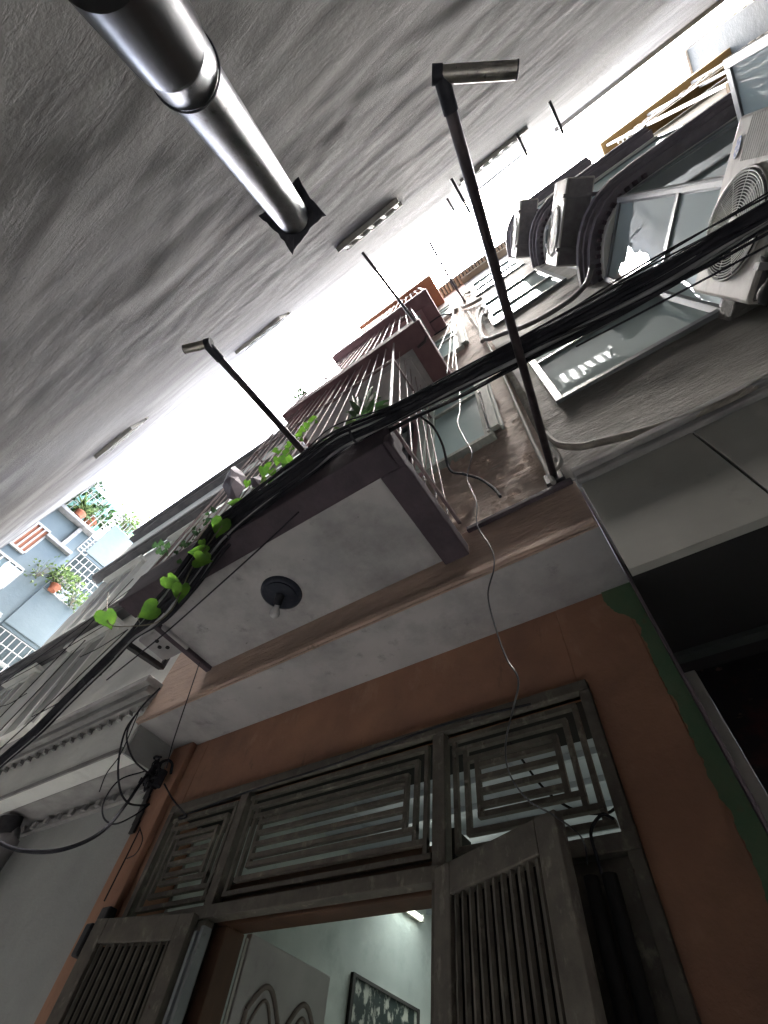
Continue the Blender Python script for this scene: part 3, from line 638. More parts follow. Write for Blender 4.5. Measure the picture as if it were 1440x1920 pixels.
# ---- air conditioners on the bay corner
ac_grp = 'air conditioners hung on the rounded bay'
def make_ac(P0, label):
    Ld = Vector((.525, -.851, 0)); Nn = Vector((-.851, -.525, 0)); Z = Vector((0, 0, 1)); P0 = Vector(P0)
    t = thing('air_conditioner', label, 'air conditioner', P0, ac_grp)
    b = MB(); b.obox(P0, Ld * .84, -Nn * .29, Z * .60); b.build('casing', m_acbody, t, .018)
    u = MB(); u.obox(P0 + Ld * .02 - Nn * .02 - Z * .006, Ld * .80, -Nn * .25, Z * .005); u.build('base_pan', m_acdark, t)
    c = P0 + Ld * .345 + Z * .32 + Nn * .002
    r = MB(); r.tube([c, c + Nn * .004], .252, 48); r.build('fan_dark_disc', m_black, t)  # flat black disc painted for the shaded hollow behind the grille
    g_ = MB()
    def ring(rad, th, off=.02):
        pts = [c + (Ld * math.cos(a) + Z * math.sin(a)) * rad + Nn * off for a in [2 * math.pi * i / 48 for i in range(49)]]; g_.tube(pts, th, 5, False)
    for i in range(16): ring(.045 + i * .0131, .0021 if i < 14 else .004, .018)
    ring(.258, .006, .008)
    for i in range(12):
        a = 2 * math.pi * i / 12; d_ = Ld * math.cos(a) + Z * math.sin(a); g_.tube([c + d_ * .03 + Nn * .018, c + d_ * .25 + Nn * .014], .0022, 5)
    go = g_.build('fan_grille', m_whitebar, t)
    h = MB(); h.tube([c + Nn * .014, c + Nn * .022], .042, 20); h.build('hub', m_acbody, go)
    f = MB()
    for i in range(4):
        a = 2 * math.pi * i / 4 + .4; d1 = Ld * math.cos(a) + Z * math.sin(a); d2 = Ld * math.cos(a + .9) + Z * math.sin(a + .9)
        f.add([c + d1 * .04 + Nn * .006, c + d1 * .19 + Nn * .004, c + d2 * .2 + Nn * .012, c + d2 * .05 + Nn * .012], [(0, 1, 2, 3)])
    f.build('fan_blade', m_acdark, t)
    l = MB()
    for i in range(22): l.obox(P0 + Ld * .635 + Z * (.04 + i * .020) + Nn * .0005, Ld * .19, Nn * .002, Z * .010)
    l.build('side_louvre', m_acbody, t)
    br = MB()
    for s_ in (.16, .66): br.obox(P0 + Ld * s_ + Nn * .03 - Z * .045, Ld * .035, -Nn * .55, Z * .037); br.obox(P0 + Ld * s_ - Nn * .32 - Z * .3, Ld * .03, -Nn * .03, Z * .27)
    br.build('bracket', m_acdark, t)
    e = MB(); bc = P0 + Ld * .70 + Z * .52 + Nn * .003
    e.tube([bc, bc + Nn * .003], .05, 24)
    for v in e.v: v += Z * (-(v - bc).dot(Z) * .55)
    e.build('badge', mat('blue_badge', (.12, .18, .38), (.4, .45, .55), .5, 60) if 'blue_badge' not in bpy.data.materials else bpy.data.materials['blue_badge'], t)
    return t
ac1 = make_ac((1.13, 1.17, 2.71), 'large pale air conditioner behind the cable bundle, lowest on the rounded bay')
for (p, lab) in (((.93, 1.07, 6.1), 'air conditioner seen from below, middle one of three on the rounded bay'), ((.90, 1.1, 9.2), 'small looking air conditioner, highest of three on the rounded bay')):
    c = copy_tree(ac1); c.location = Vector(p) + Vector((0, 0, CZ)); c['label'] = lab; c['org'] = p
# black rag under the lowest unit
w = MB(); vs = []; n_ = 14; base = on_z(1442, 535, 2.72)
for i in range(n_ + 1):
    for j in range(n_ + 1):
        u_, v_ = i / n_, j / n_
        p = base + Vector((.525, -.851, 0)) * (u_ * .2 - .07) + Vector((0, 0, -1)) * (v_ * .26 - .1)
        vs.append(p + Vector((-.05, -.03, 0)) * (1 + noise.noise(p * 9)) + Vector((noise.noise(p * 14), 0, noise.noise(p * 17 + Vector((3, 3, 3))))) * .03)
w.add(vs, [(i * (n_ + 1) + j, i * (n_ + 1) + j + 1, (i + 1) * (n_ + 1) + j + 1, (i + 1) * (n_ + 1) + j) for i in range(n_) for j in range(n_)], True)
o = w.build('plastic_sheet', m_black); tag(o, 'torn black plastic sheet hanging at the end of the lowest air conditioner', 'sheet')
sm = o.modifiers.new('thick', 'SOLIDIFY'); sm.thickness = .004

# ================================================================== WHITE HOUSE (left)
A = thing('white_house', 'pale plastered house with a toothed cornice to the left of the orange house', 'house', (-5.5, 2, G))
ya = 1.20; xa0, xa1 = -8.1, -2.915
zc0 = 1.38
w = MB(); wall_grid(w, xa0, xa1, 1.83, 6.0, lambda x, z: ya + .06, 120, 80, .012, 31); w.box(xa0, xa1, ya + .1, ya + .12, 1.83, 6.0); w.box(xa1 - .02, xa1, ya + .065, 4, 1.83, 6.0); w.box(xa0, xa0 + .02, ya + .065, 4, 1.83, 7.2); w.box(xa1 - .02, xa1, ya + .13, 4, zc0 + .061, 1.829); w.build('upper_wall', m_white, A)
w = MB(); w.box(xa0, xa1, ya, ya + .12, zc0, 1.70); w.build('fascia', m_white, A, .005)
w = MB(); w.box(xa0, xa1 + .02, ya - .05, ya + .06, 1.70, 1.74); w.box(xa0, xa1 + .03, ya - .09, ya + .06, 1.74, 1.79); w.box(xa0, xa1 + .04, ya - .13, ya + .06, 1.79, 1.84); w.build('cornice', m_corn, A, .006)
w = MB()
for i in range(42): x = xa1 - .03 - i * .115; w.obox((x, ya - .03, 1.66), (-.03, 0, 0), (0, .029, 0), (-.03, 0, .038))
w.build('cornice_teeth', m_corn, A)
w = MB(); w.box(xa0, xa1, ya + .121, 2.2, zc0 + .0, zc0 + .06); w.build('soffit', m_corn, A)
w = MB(); w.box(xa0, xa1, ya - .012, ya - .001, zc0, zc0 + .03); w.build('drip_edge', m_corn, A)
yl = 1.533
w = MB(); w.box(xa0, xa1, yl, yl + .2, G, zc0); w.build('lower_wall', m_grayw, A)
w = MB(); w.box(xa0, xa1, yl - .03, yl - .001, zc0 - .07, zc0 - .03)
for i in range(24): x = xa1 - .08 - i * .16; w.box(x, x - .05, yl - .05, yl - .031, zc0 - .06, zc0 - .02)
w.build('inner_moulding', m_corn, A)
dp = MB(); dp.tube(curve([(-4.42, yl - .14, 1.30), (-4.40, yl - .1, 1.24), (-4.40, yl - .085, 1.1), (-4.40, yl - .085, 0), (-4.40, yl - .085, G)], 6), .062, 16); dp.build('downpipe', m_acdark, A)
dp = MB(); dp.tube([(-4.42, yl - .17, 1.36), (-4.42, yl - .14, 1.26)], .075, 16); dp.build('pipe_collar', m_dkmetal, A)
# upper floors, string courses and roof
w = MB(); w.box(xa0, xa1, ya - .06, ya + .06, 3.60, 3.66); w.box(xa0, xa1, ya - .10, ya + .06, 3.66, 3.72); w.box(xa0, xa1, ya - .12, ya + .02, 5.90, 5.95); w.box(xa0, xa1, ya - .16, ya + .02, 5.95, 6.04); w.box(xa0, xa1, ya - .13, ya + .05, 3.721, 3.76); w.build('string_course', m_cornd, A, .006)
w = MB(); w.box(xa0, xa1, ya - .08, ya + .1, 6.04, 6.9); w.build('attic_wall', m_white, A)
w = MB(); w.box(xa0 + .3, xa1, ya - .2, ya + .1, 6.9, 6.96); w.box(xa0 + .4, xa1, ya - .26, ya + .1, 6.98, 7.06); w.build('eaves', m_cornd, A, .006)
def wwin(x0, x1, z0, z1, parent, yw, m=m_white, mp=m_grayw):
    f = frame_mb(x0, x1, z0, z1, yw - .05, yw + .02, .05); f.box((x0 + x1) / 2 - .02, (x0 + x1) / 2 + .02, yw - .046, yw, z0 + .05, z1 - .05)
    f.box(x0 - .06, x1 + .06, yw - .10, yw, z0 - .06, z0 - .002); f.box(x0 - .06, x1 + .06, yw - .13, yw, z1 + .002, z1 + .06)
    fo = f.build('window', m, parent, .004); p = MB(); p.box(x0 + .05, x1 - .05, yw - .02, yw - .01, z0 + .05, z1 - .05); p.build('pane', mp, fo)
wwin(-5.9, -5.0, 2.15, 3.4, A, ya + .05); wwin(-7.4, -6.7, 2.15, 3.4, A, ya + .05); wwin(-5.6, -4.8, 4.1, 5.5, A, ya + .05); wwin(-7.3, -6.4, 4.1, 5.5, A, ya + .05)
# lower house beyond it
B2 = thing('low_white_house', 'lower white walled house at far left in front of the pale blue block', 'house', (-9.3, 2, G))
w = MB(); w.box(-9.7, xa0 - .01, ya + .06, 4, G, 3.6); w.build('wall', m_white, B2)
w = MB(); w.box(-9.7, xa0 - .012, ya - .08, ya + .059, 3.6, 3.68); w.box(-9.7, xa0 - .014, ya - .12, 3, 3.68, 3.78); w.build('roof', m_corn, B2, .006)
w = MB(); w.box(-9.7, xa0 - .012, ya - .03, ya + .058, 1.7, 1.82); w.build('string_course', m_corn, B2, .006)

for o in (A, B2):            # the row stands flush with the orange house: everything scaled up about the eye
    o.scale = (1.1333,) * 3; o.location = Vector(o['org']) * 1.1333 + Vector((0, 0, CZ))
w = MB(); w.box(-3.302, -3.279, 1.372, 4, 1.56, 2.2); w.box(-3.302, -3.279, 1.74, 4, G, 1.559); w.build('party_wall', m_grayw, H)
# ================================================================== PALE BLUE BLOCK across the end of the alley
XB = -11.0
E_ = thing('pale_blue_block', 'pale blue apartment block with caged balconies and potted plants across the alley end', 'building', (XB - 1, .5, G))
def at(px, py, x=XB): return on_x(px, py, x)
w = MB(); w.box(XB - 3, XB, -3, .80, G, 9.0); w.box(XB - 3, XB - .75, .801, 4, G, 9.6); w.build('wall', m_blue, E_)
for (za, zb, ya_, yb_) in ((6.0, 7.08, .82, 1.62), (8.5, 9.75, .88, 1.70)):
    w = MB(); w.box(XB - .74, XB + .02, ya_, yb_ + .3, za - .08, za - .001); w.box(XB - .06, XB + .05, ya_, yb_ + .3, za, zb)
    w.build('balcony', m_blue, E_, .01)
def grid_cage(y0, y1, z0, z1, x, ny, nz_, name='window_cage', mt=m_whitebar, circ=True, th=.012):
    g_ = MB()
    for i in range(ny + 1): y = y0 + (y1 - y0) * i / ny; g_.tube([(x, y, z0), (x, y, z1)], th, 5)
    for i in range(nz_ + 1): z = z0 + (z1 - z0) * i / nz_; g_.tube([(x, y0, z), (x, y1, z)], th, 5)
    if circ:
        for k in range(3):
            c_ = Vector((x, y0 + (y1 - y0) * (k + 1) / 4, z0 + (z1 - z0) * (.3 + .2 * (k % 2))))
            g_.tube([c_ + Vector((0, math.cos(a) * .09, math.sin(a) * .09)) for a in [i * math.pi / 8 for i in range(17)]], th, 5, False)
    return g_.build(name, mt, E_)
grid_cage(.84, 2.0, 7.12, 8.40, XB, 9, 6); grid_cage(.84, 2.0, 4.3, 5.9, XB, 9, 6); grid_cage(.86, 2.0, 9.78, 10.9, XB, 12, 3, circ=False)
grid_cage(-.75, .70, 9.05, 10.9, XB + .02, 12, 4, circ=False); grid_cage(.70, .95, 8.4, 10.9, XB + .03, 2, 22, 'side_fence', circ=False)
def bwin(y0, y1, z0, z1, x=XB, red=False):
    f = MB(); f.box(x + .001, x + .05, y0, y1, z0, z0 + .06); f.box(x + .001, x + .05, y0, y1, z1 - .06, z1)
    n_ = 4
    for i in range(n_ + 1): y = y0 + (y1 - y0) * i / n_; f.box(x + .002, x + .048, y - .02, y + .02, z0 + .06, z1 - .06)
    fo = f.build('window', m_whitebar, E_); p = MB(); p.box(x + .003, x + .015, y0, y1, z0 + .06, z1 - .06); p.build('pane', m_terra if red else m_glo, fo)
bwin(-.35, .3, 6.45, 7.15); bwin(-.42, .02, 7.4, 8.3, red=True); bwin(-1.3, -.5, 6.3, 7.1); bwin(1.0, 1.5, 7.15, 8.2, XB - .75); bwin(1.0, 1.6, 4.6, 5.7, XB - .75); bwin(.05, .7, 5.2, 6.1)
w = MB(); w.box(XB + .001, XB + .2, -1.5, .68, 8.92, 9.02); w.box(XB + .001, XB + .12, .0, .69, 8.1, 8.2); w.box(XB + .001, XB + .1, .35, .45, 8.2, 8.9); w.build('ledge', m_corn, E_, .01)
w = MB(); w.box(XB - 1.5, XB - .8, 1.0, 1.75, 9.61, 11.0)
for i in range(8): w.box(XB - .8, XB - .77, 1.02 + i * .09, 1.06 + i * .09, 9.65, 10.95)
w.build('roof_cabin', m_teal, E_)
w = MB(); w.box(XB - .7, XB - .68, -.9, .75, 9.05, 10.9); w.build('shade_net', m_teal, E_)
# washing rack above
w = MB()
for (a, b) in (((0, .8, 10.9), (0, 1.35, 11.6)), ((0, 1.35, 11.6), (0, 1.5, 11.2)), ((0, .8, 10.9), (0, .7, 11.6)), ((0, .7, 11.6), (0, 1.35, 11.6))):
    w.tube([Vector(a) + Vector((XB, 0, 0)), Vector(b) + Vector((XB, 0, 0))], .012, 5)
w.build('rack', m_whitebar, E_)
def leaf_cloud(c_, rad, n_, size, mt, name, label, cat, group=None, pot=True, stretch=(1, 1, 1), spiky=False):
    c_ = Vector(c_); t = thing(name, label, cat, c_ - Vector((0, 0, rad * .6)), group); L_ = MB(); st = MB()
    base = c_ - Vector((0, 0, rad * .7))
    for i in range(n_):
        d_ = Vector((random.gauss(0, 1) * stretch[0], random.gauss(0, 1) * stretch[1], random.gauss(.2, .8) * stretch[2])); p = c_ + d_ * rad * .42
        u_ = (d_.normalized() + Vector((random.uniform(-.4, .4), random.uniform(-.4, .4), random.uniform(-.6, .3)))).normalized()
        if spiky: p = base; u_ = Vector((random.uniform(-1, 1), random.uniform(-1, 1), random.uniform(.3, 1.4))).normalized()
        v_ = u_.orthogonal().normalized(); v_ = Matrix.Rotation(random.uniform(0, 6.28), 3, u_) @ v_; nn = u_.cross(v_); s_ = size * random.uniform(.6, 1.3); wd = .1 if spiky else .32
        L_.add([p, p + u_ * s_ * .45 + v_ * s_ * wd + nn * s_ * .06, p + u_ * s_ - nn * s_ * (.25 if spiky else .1), p + u_ * s_ * .45 - v_ * s_ * wd + nn * s_ * .06, p + u_ * s_ * .5], [(0, 1, 4), (4, 1, 2), (0, 4, 3), (4, 3, 2)], True)
        if not spiky and i % 6 == 0: st.tube([base, (base + p) / 2 + Vector((random.uniform(-1, 1), random.uniform(-1, 1), 0)) * rad * .1, p], .006, 4)
    L_.build('leaves', mt, t)
    if not spiky: st.build('stems', m_stem, t)
    if pot:
        p_ = MB(); p_.tube([base - Vector((0, 0, rad * .5)), base - Vector((0, 0, rad * .1)), base, base + Vector((0, 0, .01))], [rad * .28, rad * .38, rad * .42, rad * .36], 14); p_.build('pot', m_pot, t)
    return t
gp = 'potted plants on the pale blue block'
leaf_cloud((XB - .2, .4, 9.8), .4, 160, .16, m_leafd, 'cage_shrub', 'tangled dark green foliage against the teal net in the roof cage', 'plant', gp)
leaf_cloud((XB - .1, -.15, 10.3), .3, 90, .14, m_leafd, 'cage_shrub', 'dark climbing plant high up in the roof cage of the blue block', 'plant', gp, pot=False)
leaf_cloud((XB + .12, 1.0, 7.45), .3, 190, .12, m_leafg, 'potted_plant', 'bright green bush in a square terracotta pot on the lower blue balcony', 'plant', gp)
leaf_cloud((XB + .15, 1.5, 7.25), .24, 110, .1, m_leafg, 'trailing_plant', 'yellow green plant trailing over the end of the lower blue balcony', 'plant', gp, pot=False)
leaf_cloud((XB + .12, .1, 9.45), .34, 60, .45, m_leafg, 'potted_palm', 'spiky palm in an orange pot inside the roof cage of the blue block', 'plant', gp, spiky=True)
leaf_cloud((XB - .1, 1.15, 10.2), .38, 260, .13, m_leafg, 'potted_shrub', 'leafy shrub beside the teal roof cabin of the blue block', 'plant', gp, pot=False)
leaf_cloud((XB + .1, .55, 7.35), .3, 80, .09, m_leafg, 'thin_creeper', 'thin straggling creeper left of the lower blue balcony parapet', 'plant', gp, pot=False, stretch=(1, 1, 1.5))
leaf_cloud((XB + .1, -.45, 9.4), .25, 60, .14, m_leafd, 'dark_shrub', 'dark leafy plant at the left end of the roof cage', 'plant', gp)

# ================================================================== FAR RIGHT BUILDINGS
Yb = thing('ochre_building', 'tall ochre building with a louvred screen behind the grey house', 'building', (8, 2, G))
yb0, xb0, zt = .70, 4.33, 15.6
w = MB(); w.box(xb0, 14, yb0 + .35, 4, G, zt - .45); w.build('wall', m_cream, Yb)
w = MB(); w.box(xb0, 14, yb0, 4, zt - .5, zt); w.build('parapet', m_yellow, Yb, .01)
w = MB(); w.box(xb0 + .05, 14, yb0 + .1, yb0 + .34, 12.5, 12.6); w.box(xb0 + .05, 14, yb0 + .1, yb0 + .34, 9.3, 9.4); w.build('slab', m_yellow, Yb, .01)
w = MB()
for i in range(42):
    x = xb0 + .1 + i * .2
    for z in (14.2, 13.9, 13.6): w.box(x, x + .11, yb0 + .12, yb0 + .2, z, z + .12)
w.build('louvre_screen', m_cream, Yb)
w = MB()
for i in range(9): x = xb0 + .1 + i * 1.0; w.box(x, x + .05, yb0 + .1, yb0 + .15, 9.4, 15.1)
for z in (10.4, 13.3): w.box(xb0 + .1, 13, yb0 + .11, yb0 + .14, z, z + .05)
w.build('rail', m_whitebar, Yb)
w = MB()
for k in range(3): w.box(xb0 + 2.6 + .12 * k, xb0 + 2.68 + .12 * k, yb0 + .0, yb0 + .34, 9.4, 12.5)
w.build('pilaster', m_yellow, Yb)
Gb = thing('dark_grey_building', 'dark grey building with a pink window grille at the top right corner', 'building', (10, 1, G))
w = MB(); w.box(7.3, 16, .22, 3, G, 16.9); w.build('wall', m_slate, Gb)
w = MB(); w.box(7.25, 16, .17, 3, 16.9, 17.05); w.build('roof_edge', m_corn, Gb, .01)
w = MB()
for i in range(12): w.box(7.45, 8.35, .19, .215, 11.6 + i * .38, 11.85 + i * .38)
w.build('pale_louvres', m_cream, Gb)
w = MB(); frame_mb(8.5, 10.1, 12.6, 15.4, .12, .18, .07, w); w.box(8.57, 10.03, .13, .17, 13.9, 13.97)
for i in range(3): w.box(8.8 + i * .4, 8.86 + i * .4, .125, .175, 12.67, 15.33)
fo = w.build('window_grille', m_bars, Gb); p = MB(); p.box(8.55, 10.05, .2, .215, 12.65, 15.35); p.build('pane', m_black, fo)

# ================================================================== STEEL FLUE
FL = thing('steel_flue', 'shiny steel flue pipe with a torn black flange against the concrete wall', 'pipe', (-.34, -.54, 1.2))
Pt = hit(547, 404) * .6; Pb = ray(331, 110).normalized(); Pb = Pb * (.643 / Pb.dot(Vector(RR[2])))
ax = (Pt - Pb).normalized()
R1 = .047
a = MB(); n_ = 24
a.tube([Pb + ax * (-.07) + (Pt - Pb + ax * .07) * (i / n_) for i in range(n_ + 1)], R1, 48); a.build('pipe', m_steel, FL)
a = MB(); q = Pb - ax * .04
a.tube([q + ax * t for t in (0, .008, .014, .06, .064)][::1], [R1 * 1.13, R1 * 1.17, R1 * 1.12, R1 * 1.10, R1 * 1.03], 48)
a.build('collar', m_steel, FL)
a = MB()
for t in (.0, .062): 
    c_ = q + ax * t; u_ = ax.orthogonal().normalized(); v_ = ax.cross(u_)
    a.tube([c_ + (u_ * math.cos(k * math.pi / 20) + v_ * math.sin(k * math.pi / 20)) * R1 * 1.13 for k in range(41)], .0018, 6, False)
a.build('shadow_ring', m_rubber, FL)  # thin black rings drawn as shadow lines at the collar's ends
a = MB(); el = [q - ax * .0, q - ax * .035, q - ax * .08, q - ax * .14]
a.tube(curve(el, 6), R1 * 1.2, 40); a.build('lower_sleeve', m_steeld, FL)
# flange: concave square sheet facing the viewer, then a stub carrying the pipe into the wall
nv = -hit(553, 403).normalized(); cor = [(485, 405), (548, 478), (612, 402), (560, 329)]
def onplane(px, py):
    d_ = ray(px, py); return d_ * (Pt.dot(nv2) / d_.dot(nv2))
nv2 = (ax * .9 + Vector((0, -.45, 0))).normalized()
K = [onplane(*c_) for c_ in cor]; vs = []
ring_ = []
for i in range(4):
    p0, p1 = K[i], K[(i + 1) % 4]; mid = (p0 + p1) / 2
    for k in range(10):
        t = k / 10; p = p0.lerp(p1, t); p = p + (Pt - mid) * .12 * math.sin(math.pi * t) ** .8; p += Vector((noise.noise(p * 60), noise.noise(p * 60 + Vector((5, 0, 0))), 0)) * .004
        ring_.append(p)
a = MB(); n_ = len(ring_); c0 = sum(ring_, Vector()) / n_
a.add([c0 + nv2 * .004] + [p for p in ring_] + [c0 + nv2 * .012] + [p + nv2 * .008 for p in ring_], [(0, 1 + i, 1 + (i + 1) % n_) for i in range(n_)] + [(n_ + 1, n_ + 2 + (i + 1) % n_, n_ + 2 + i) for i in range(n_)] + [(1 + i, n_ + 2 + i, n_ + 2 + (i + 1) % n_, 1 + (i + 1) % n_) for i in range(n_)])
a.build('flange', m_rubber, FL)
a = MB(); a.tube([Pt, hit(553, 403)], R1 * .8, 24); a.build('wall_stub', m_rubber, FL)

# ================================================================== POLES
def pole(name, label, pts, r, base=None, cross=None, cap=True, grp='bare poles sticking out from the house fronts'):
    t = thing(name, label, 'pole', pts[0], grp); a = MB(); a.tube(pts, r, 14); a.build('tube', m_pole, t)
    if cross:
        a = MB(); a.tube(cross, r * 1.15, 18); a.build('cross_tube', m_poleend, t)
        a = MB(); a.tube([cross[1], cross[1] + (cross[1] - cross[0]).normalized() * .004], r * 1.2, 18); a.build('end_cap', m_rubber, t); d_ = (cross[1] - cross[0]).normalized(); a = MB(); a.tube([cross[0] - d_ * r * 1.3, cross[0] + d_ * .006], r * 1.3, 16)
        e = (Vector(pts[-2]) - Vector(pts[-1])).normalized(); a.tube([Vector(pts[-1]), Vector(pts[-1]) + e * .09], r * 1.22, 16); a.build('elbow', m_rubber, t)
    if base is not None:
        a = MB(); b = Vector(base); a.box(b.x - .05, b.x + .05, b.y - .02, b.y + .015, b.z - .05, b.z + .05); a.build('foot_plate', m_dkmetal, t, .004)
    return t
tipA = on_z(826, 140, 1.75); endA = on_z(968, 131, 1.75)
pole('clothes_pole', 'longest dark pole with a short pale tube across its end, over the cable bundle', [on_y(1040, 898, U), tipA], .0185, base=on_y(1040, 898, U - .01), cross=[tipA, endA])
bB = on_y(586, 866, .575); tipB = on_z(388, 645, 2.15); endB = on_z(348, 655, 2.15)
pole('clothes_pole', 'dark pole with a short stub at its end, rising from the lowest balcony edge', [bB, tipB], .019, base=None, cross=[tipB, endB])
pC = [on_z(784, 651, 5.49), on_z(797, 640, 5.46), on_z(799, 630, 5.5), on_z(680, 474, 5.9)]
pole('clothes_pole', 'thin bent pole from the corner of the second balcony, no cross tube', pC, .018)
pD = [on_y(872, 566, U), on_z(842, 520, 10.0), on_z(805, 453, 10.1)]
pole('clothes_pole', 'thinnest highest pole beside the grey house window, against the sky', pD, .022)

# ================================================================== PIPES AND HOSES ON THE WALLS
a = MB(); a.tube([on_y(878, 585, U - .03), on_y(905, 628, U - .03), on_y(935, 682, U - .03), on_y(1000, 830, U - .03), on_y(1038, 905, U - .03)], .014, 10)
tag(a.build('white_pipe', m_trim), 'thin straight pale pipe down the joint between pink and grey walls', 'pipe')
def hose(name, pts, r, label, m=m_lag, rib=0):
    P = curve(pts, 10)
    if rib:
        Q = curve(pts, rib); rs = [r * (1 + .16 * math.sin(i * 1.6)) for i in range(len(Q))]; a = MB(); a.tube(Q, rs, 12)
    else: a = MB(); a.tube(P, r, 10)
    return tag(a.build(name, m), label, 'hose')
Y = U - .05
hose('ribbed_hose', [on_y(940, 676, Y), on_y(962, 712, Y), on_y(985, 752, Y), on_y(1005, 790, Y), on_y(1018, 812, Y)], .027, 'ribbed grey hose down the wall joint beside the longest pole', m_lag, 60)
hose('wrapped_hose', [on_y(1016, 806, Y), on_y(1040, 830, Y), on_y(1080, 838, Y), on_y(1130, 828, Y), on_y(1210, 808, Y), on_y(1310, 775, Y), on_y(1390, 738, Y), on_y(1460, 695, Y)], .021, 'sagging taped hose running right above the dark ledge')
hose('drain_hose', [on_y(1014, 808, Y), on_y(1035, 838, Y), on_y(1050, 862, Y), on_y(1045, 878, Y), on_y(1030, 880, Y)], .013, 'short pale drain hose ending at the foot of the longest pole', m_trim)
hose('thin_line', [on_y(1014, 800, Y - .03), on_y(1042, 828, Y - .03), on_y(1090, 832, Y - .03), on_y(1115, 826, Y - .03)], .006, 'thin pale line along the start of the taped hose', m_trim)
hose('wrapped_hose', [on_y(1110, 500, U - .28), on_y(1100, 530, U - .1), on_y(1075, 558, Y), on_y(1030, 588, Y), on_y(985, 611, Y), on_y(945, 625, Y), on_y(915, 636, Y), on_y(903, 628, Y), on_y(900, 605, Y), on_y(905, 590, Y)], .026, 'dark taped hose curving from the middle air conditioner to the wall joint', m_acdark)
hose('wrapped_hose', [on_y(905, 640, Y), on_y(899, 610, Y), on_y(896, 590, Y), on_y(903, 577, Y), on_y(912, 580, Y), on_y(911, 590, Y)], .028, 'hooked pale hose end beside the second floor grey house window', m_lag)
hose('wrapped_hose', [on_y(902, 560, Y), on_y(880, 572, Y), on_y(868, 575, Y), on_y(866, 562, Y), on_y(872, 550, Y), on_y(880, 548, Y)], .03, 'small hooked hose at the foot of the highest pole', m_lag)

# ================================================================== CABLE BUNDLE
bp = [(-60, 1490, 1.0), (0, 1430, .95), (70, 1370, .92), (130, 1310, .88), (200, 1240, .79), (250, 1190, .72), (300, 1145, .66), (350, 1085, .60), (410, 1005, .55), (480, 945, .53), (580, 872, .53), (640, 828, .535), (740, 778, .55), (860, 718, .57), (980, 655, .58), (1100, 592, .59), (1240, 518, .60), (1340, 458, .61), (1440, 400, .62), (1520, 352, .63), (1700, 240, .66)]
BC = [on_y(*p) for p in bp]
CB = thing('cable_bundle', 'thick black bundle of tied cables crossing the whole alley from lower left to right', 'cables', BC[10])
spread = [.05] * len(bp); px_ = [p[0] for p in bp]
for i, p in enumerate(bp):
    px = p[0]; spread[i] = .025 if px < 260 else (.058 if px < 680 else .035)
for k in range(54):
    ang = random.uniform(0, 6.28); rr = math.sqrt(random.random()); pts = []; rc = random.choice([.004, .005, .0065, .008, .01]); wob = random.uniform(.15, .5); out = k in (3, 9, 17, 25, 31)
    for i, p in enumerate(BC):
        t = (BC[min(i + 1, len(BC) - 1)] - BC[max(i - 1, 0)]).normalized(); u_ = t.cross(Vector((0, 0, 1))).normalized(); v_ = t.cross(u_)
        ang += random.uniform(-wob, wob); rr = min(1.05, max(.05, rr + random.uniform(-.2, .2))); s_ = spread[i] * ((1.5 if px_[i] > 300 else 1.1) if out else 1)
        pts.append(p + (u_ * math.cos(ang) * 1.1 + v_ * math.sin(ang)) * rr * s_)
    a = MB(); a.tube(curve(pts, 6), rc, 6); a.build('cable', m_cable if k % 9 else m_cablew, CB)
# extra strands draped over the right hand part
for k, (p0, p1, p2) in enumerate((((960, 655), (1200, 505), (1450, 355)), ((980, 640), (1190, 505), (1450, 362)), ((960, 668), (1200, 565), (1450, 432)), ((1010, 620), (1180, 520), (1450, 378)), ((800, 740), (1000, 620), (1240, 500)), ((690, 785), (850, 700), (1010, 615)), ((1080, 650), (1290, 540), (1450, 455)))):
    a = MB(); a.tube(curve([on_y(*p0, .585), on_y(*p1, .58), on_y(*p2, .60)], 12), .0035 + .0008 * (k % 3), 6); a.build('cable', m_cable, CB)
a = MB()
for i, t in ((3, .5), (5, .4), (8, .2), (11, .3), (14, .3), (16, .6), (18, .1)):
    p = BC[i].lerp(BC[i + 1], t); d_ = (BC[i + 1] - BC[i]).normalized(); a.tube([p - d_ * .008, p + d_ * .008], spread[i] * 1.02, 12, False)
a.build('strap', m_rubber, CB)
# fuller core so the bundle hides what is behind
a = MB(); a.tube(curve(BC, 6), [.024] * 78 + [.014] * 43, 10); a.build('core_cable', m_cable, CB)
# bracket with meter box at the balcony's left end
Bk = thing('cable_bracket', 'black steel bracket holding a grey box at the left end of the lowest balcony', 'bracket', (-2.6, 1.0, 1.6))
b0, b1, b2 = on_y(238, 1208, .78), on_y(303, 1252, 1.12), on_y(330, 1205, 1.12)
a = MB(); a.bar(b0, b1, .045, .03); a.bar(b1, b2, .035, .03); a.bar(b2, on_y(345, 1190, 1.33), .03, .03); a.build('arm', m_dkmetal, Bk, .003)
a = MB(); c_ = on_y(305, 1210, 1.0); a.box(c_.x - .13, c_.x + .13, c_.y - .12, c_.y + .12, c_.z, c_.z + .16); a.build('box', m_soffit, Bk, .012)
a = MB()
for (dx, dy) in ((-.03, 0), (.02, .03), (.0, -.05)): a.tube([(c_.x + dx, c_.y + dy, c_.z + .001), (c_.x + dx, c_.y + dy, c_.z - .008)], .014, 10)
a.build('knockout', m_black, Bk)

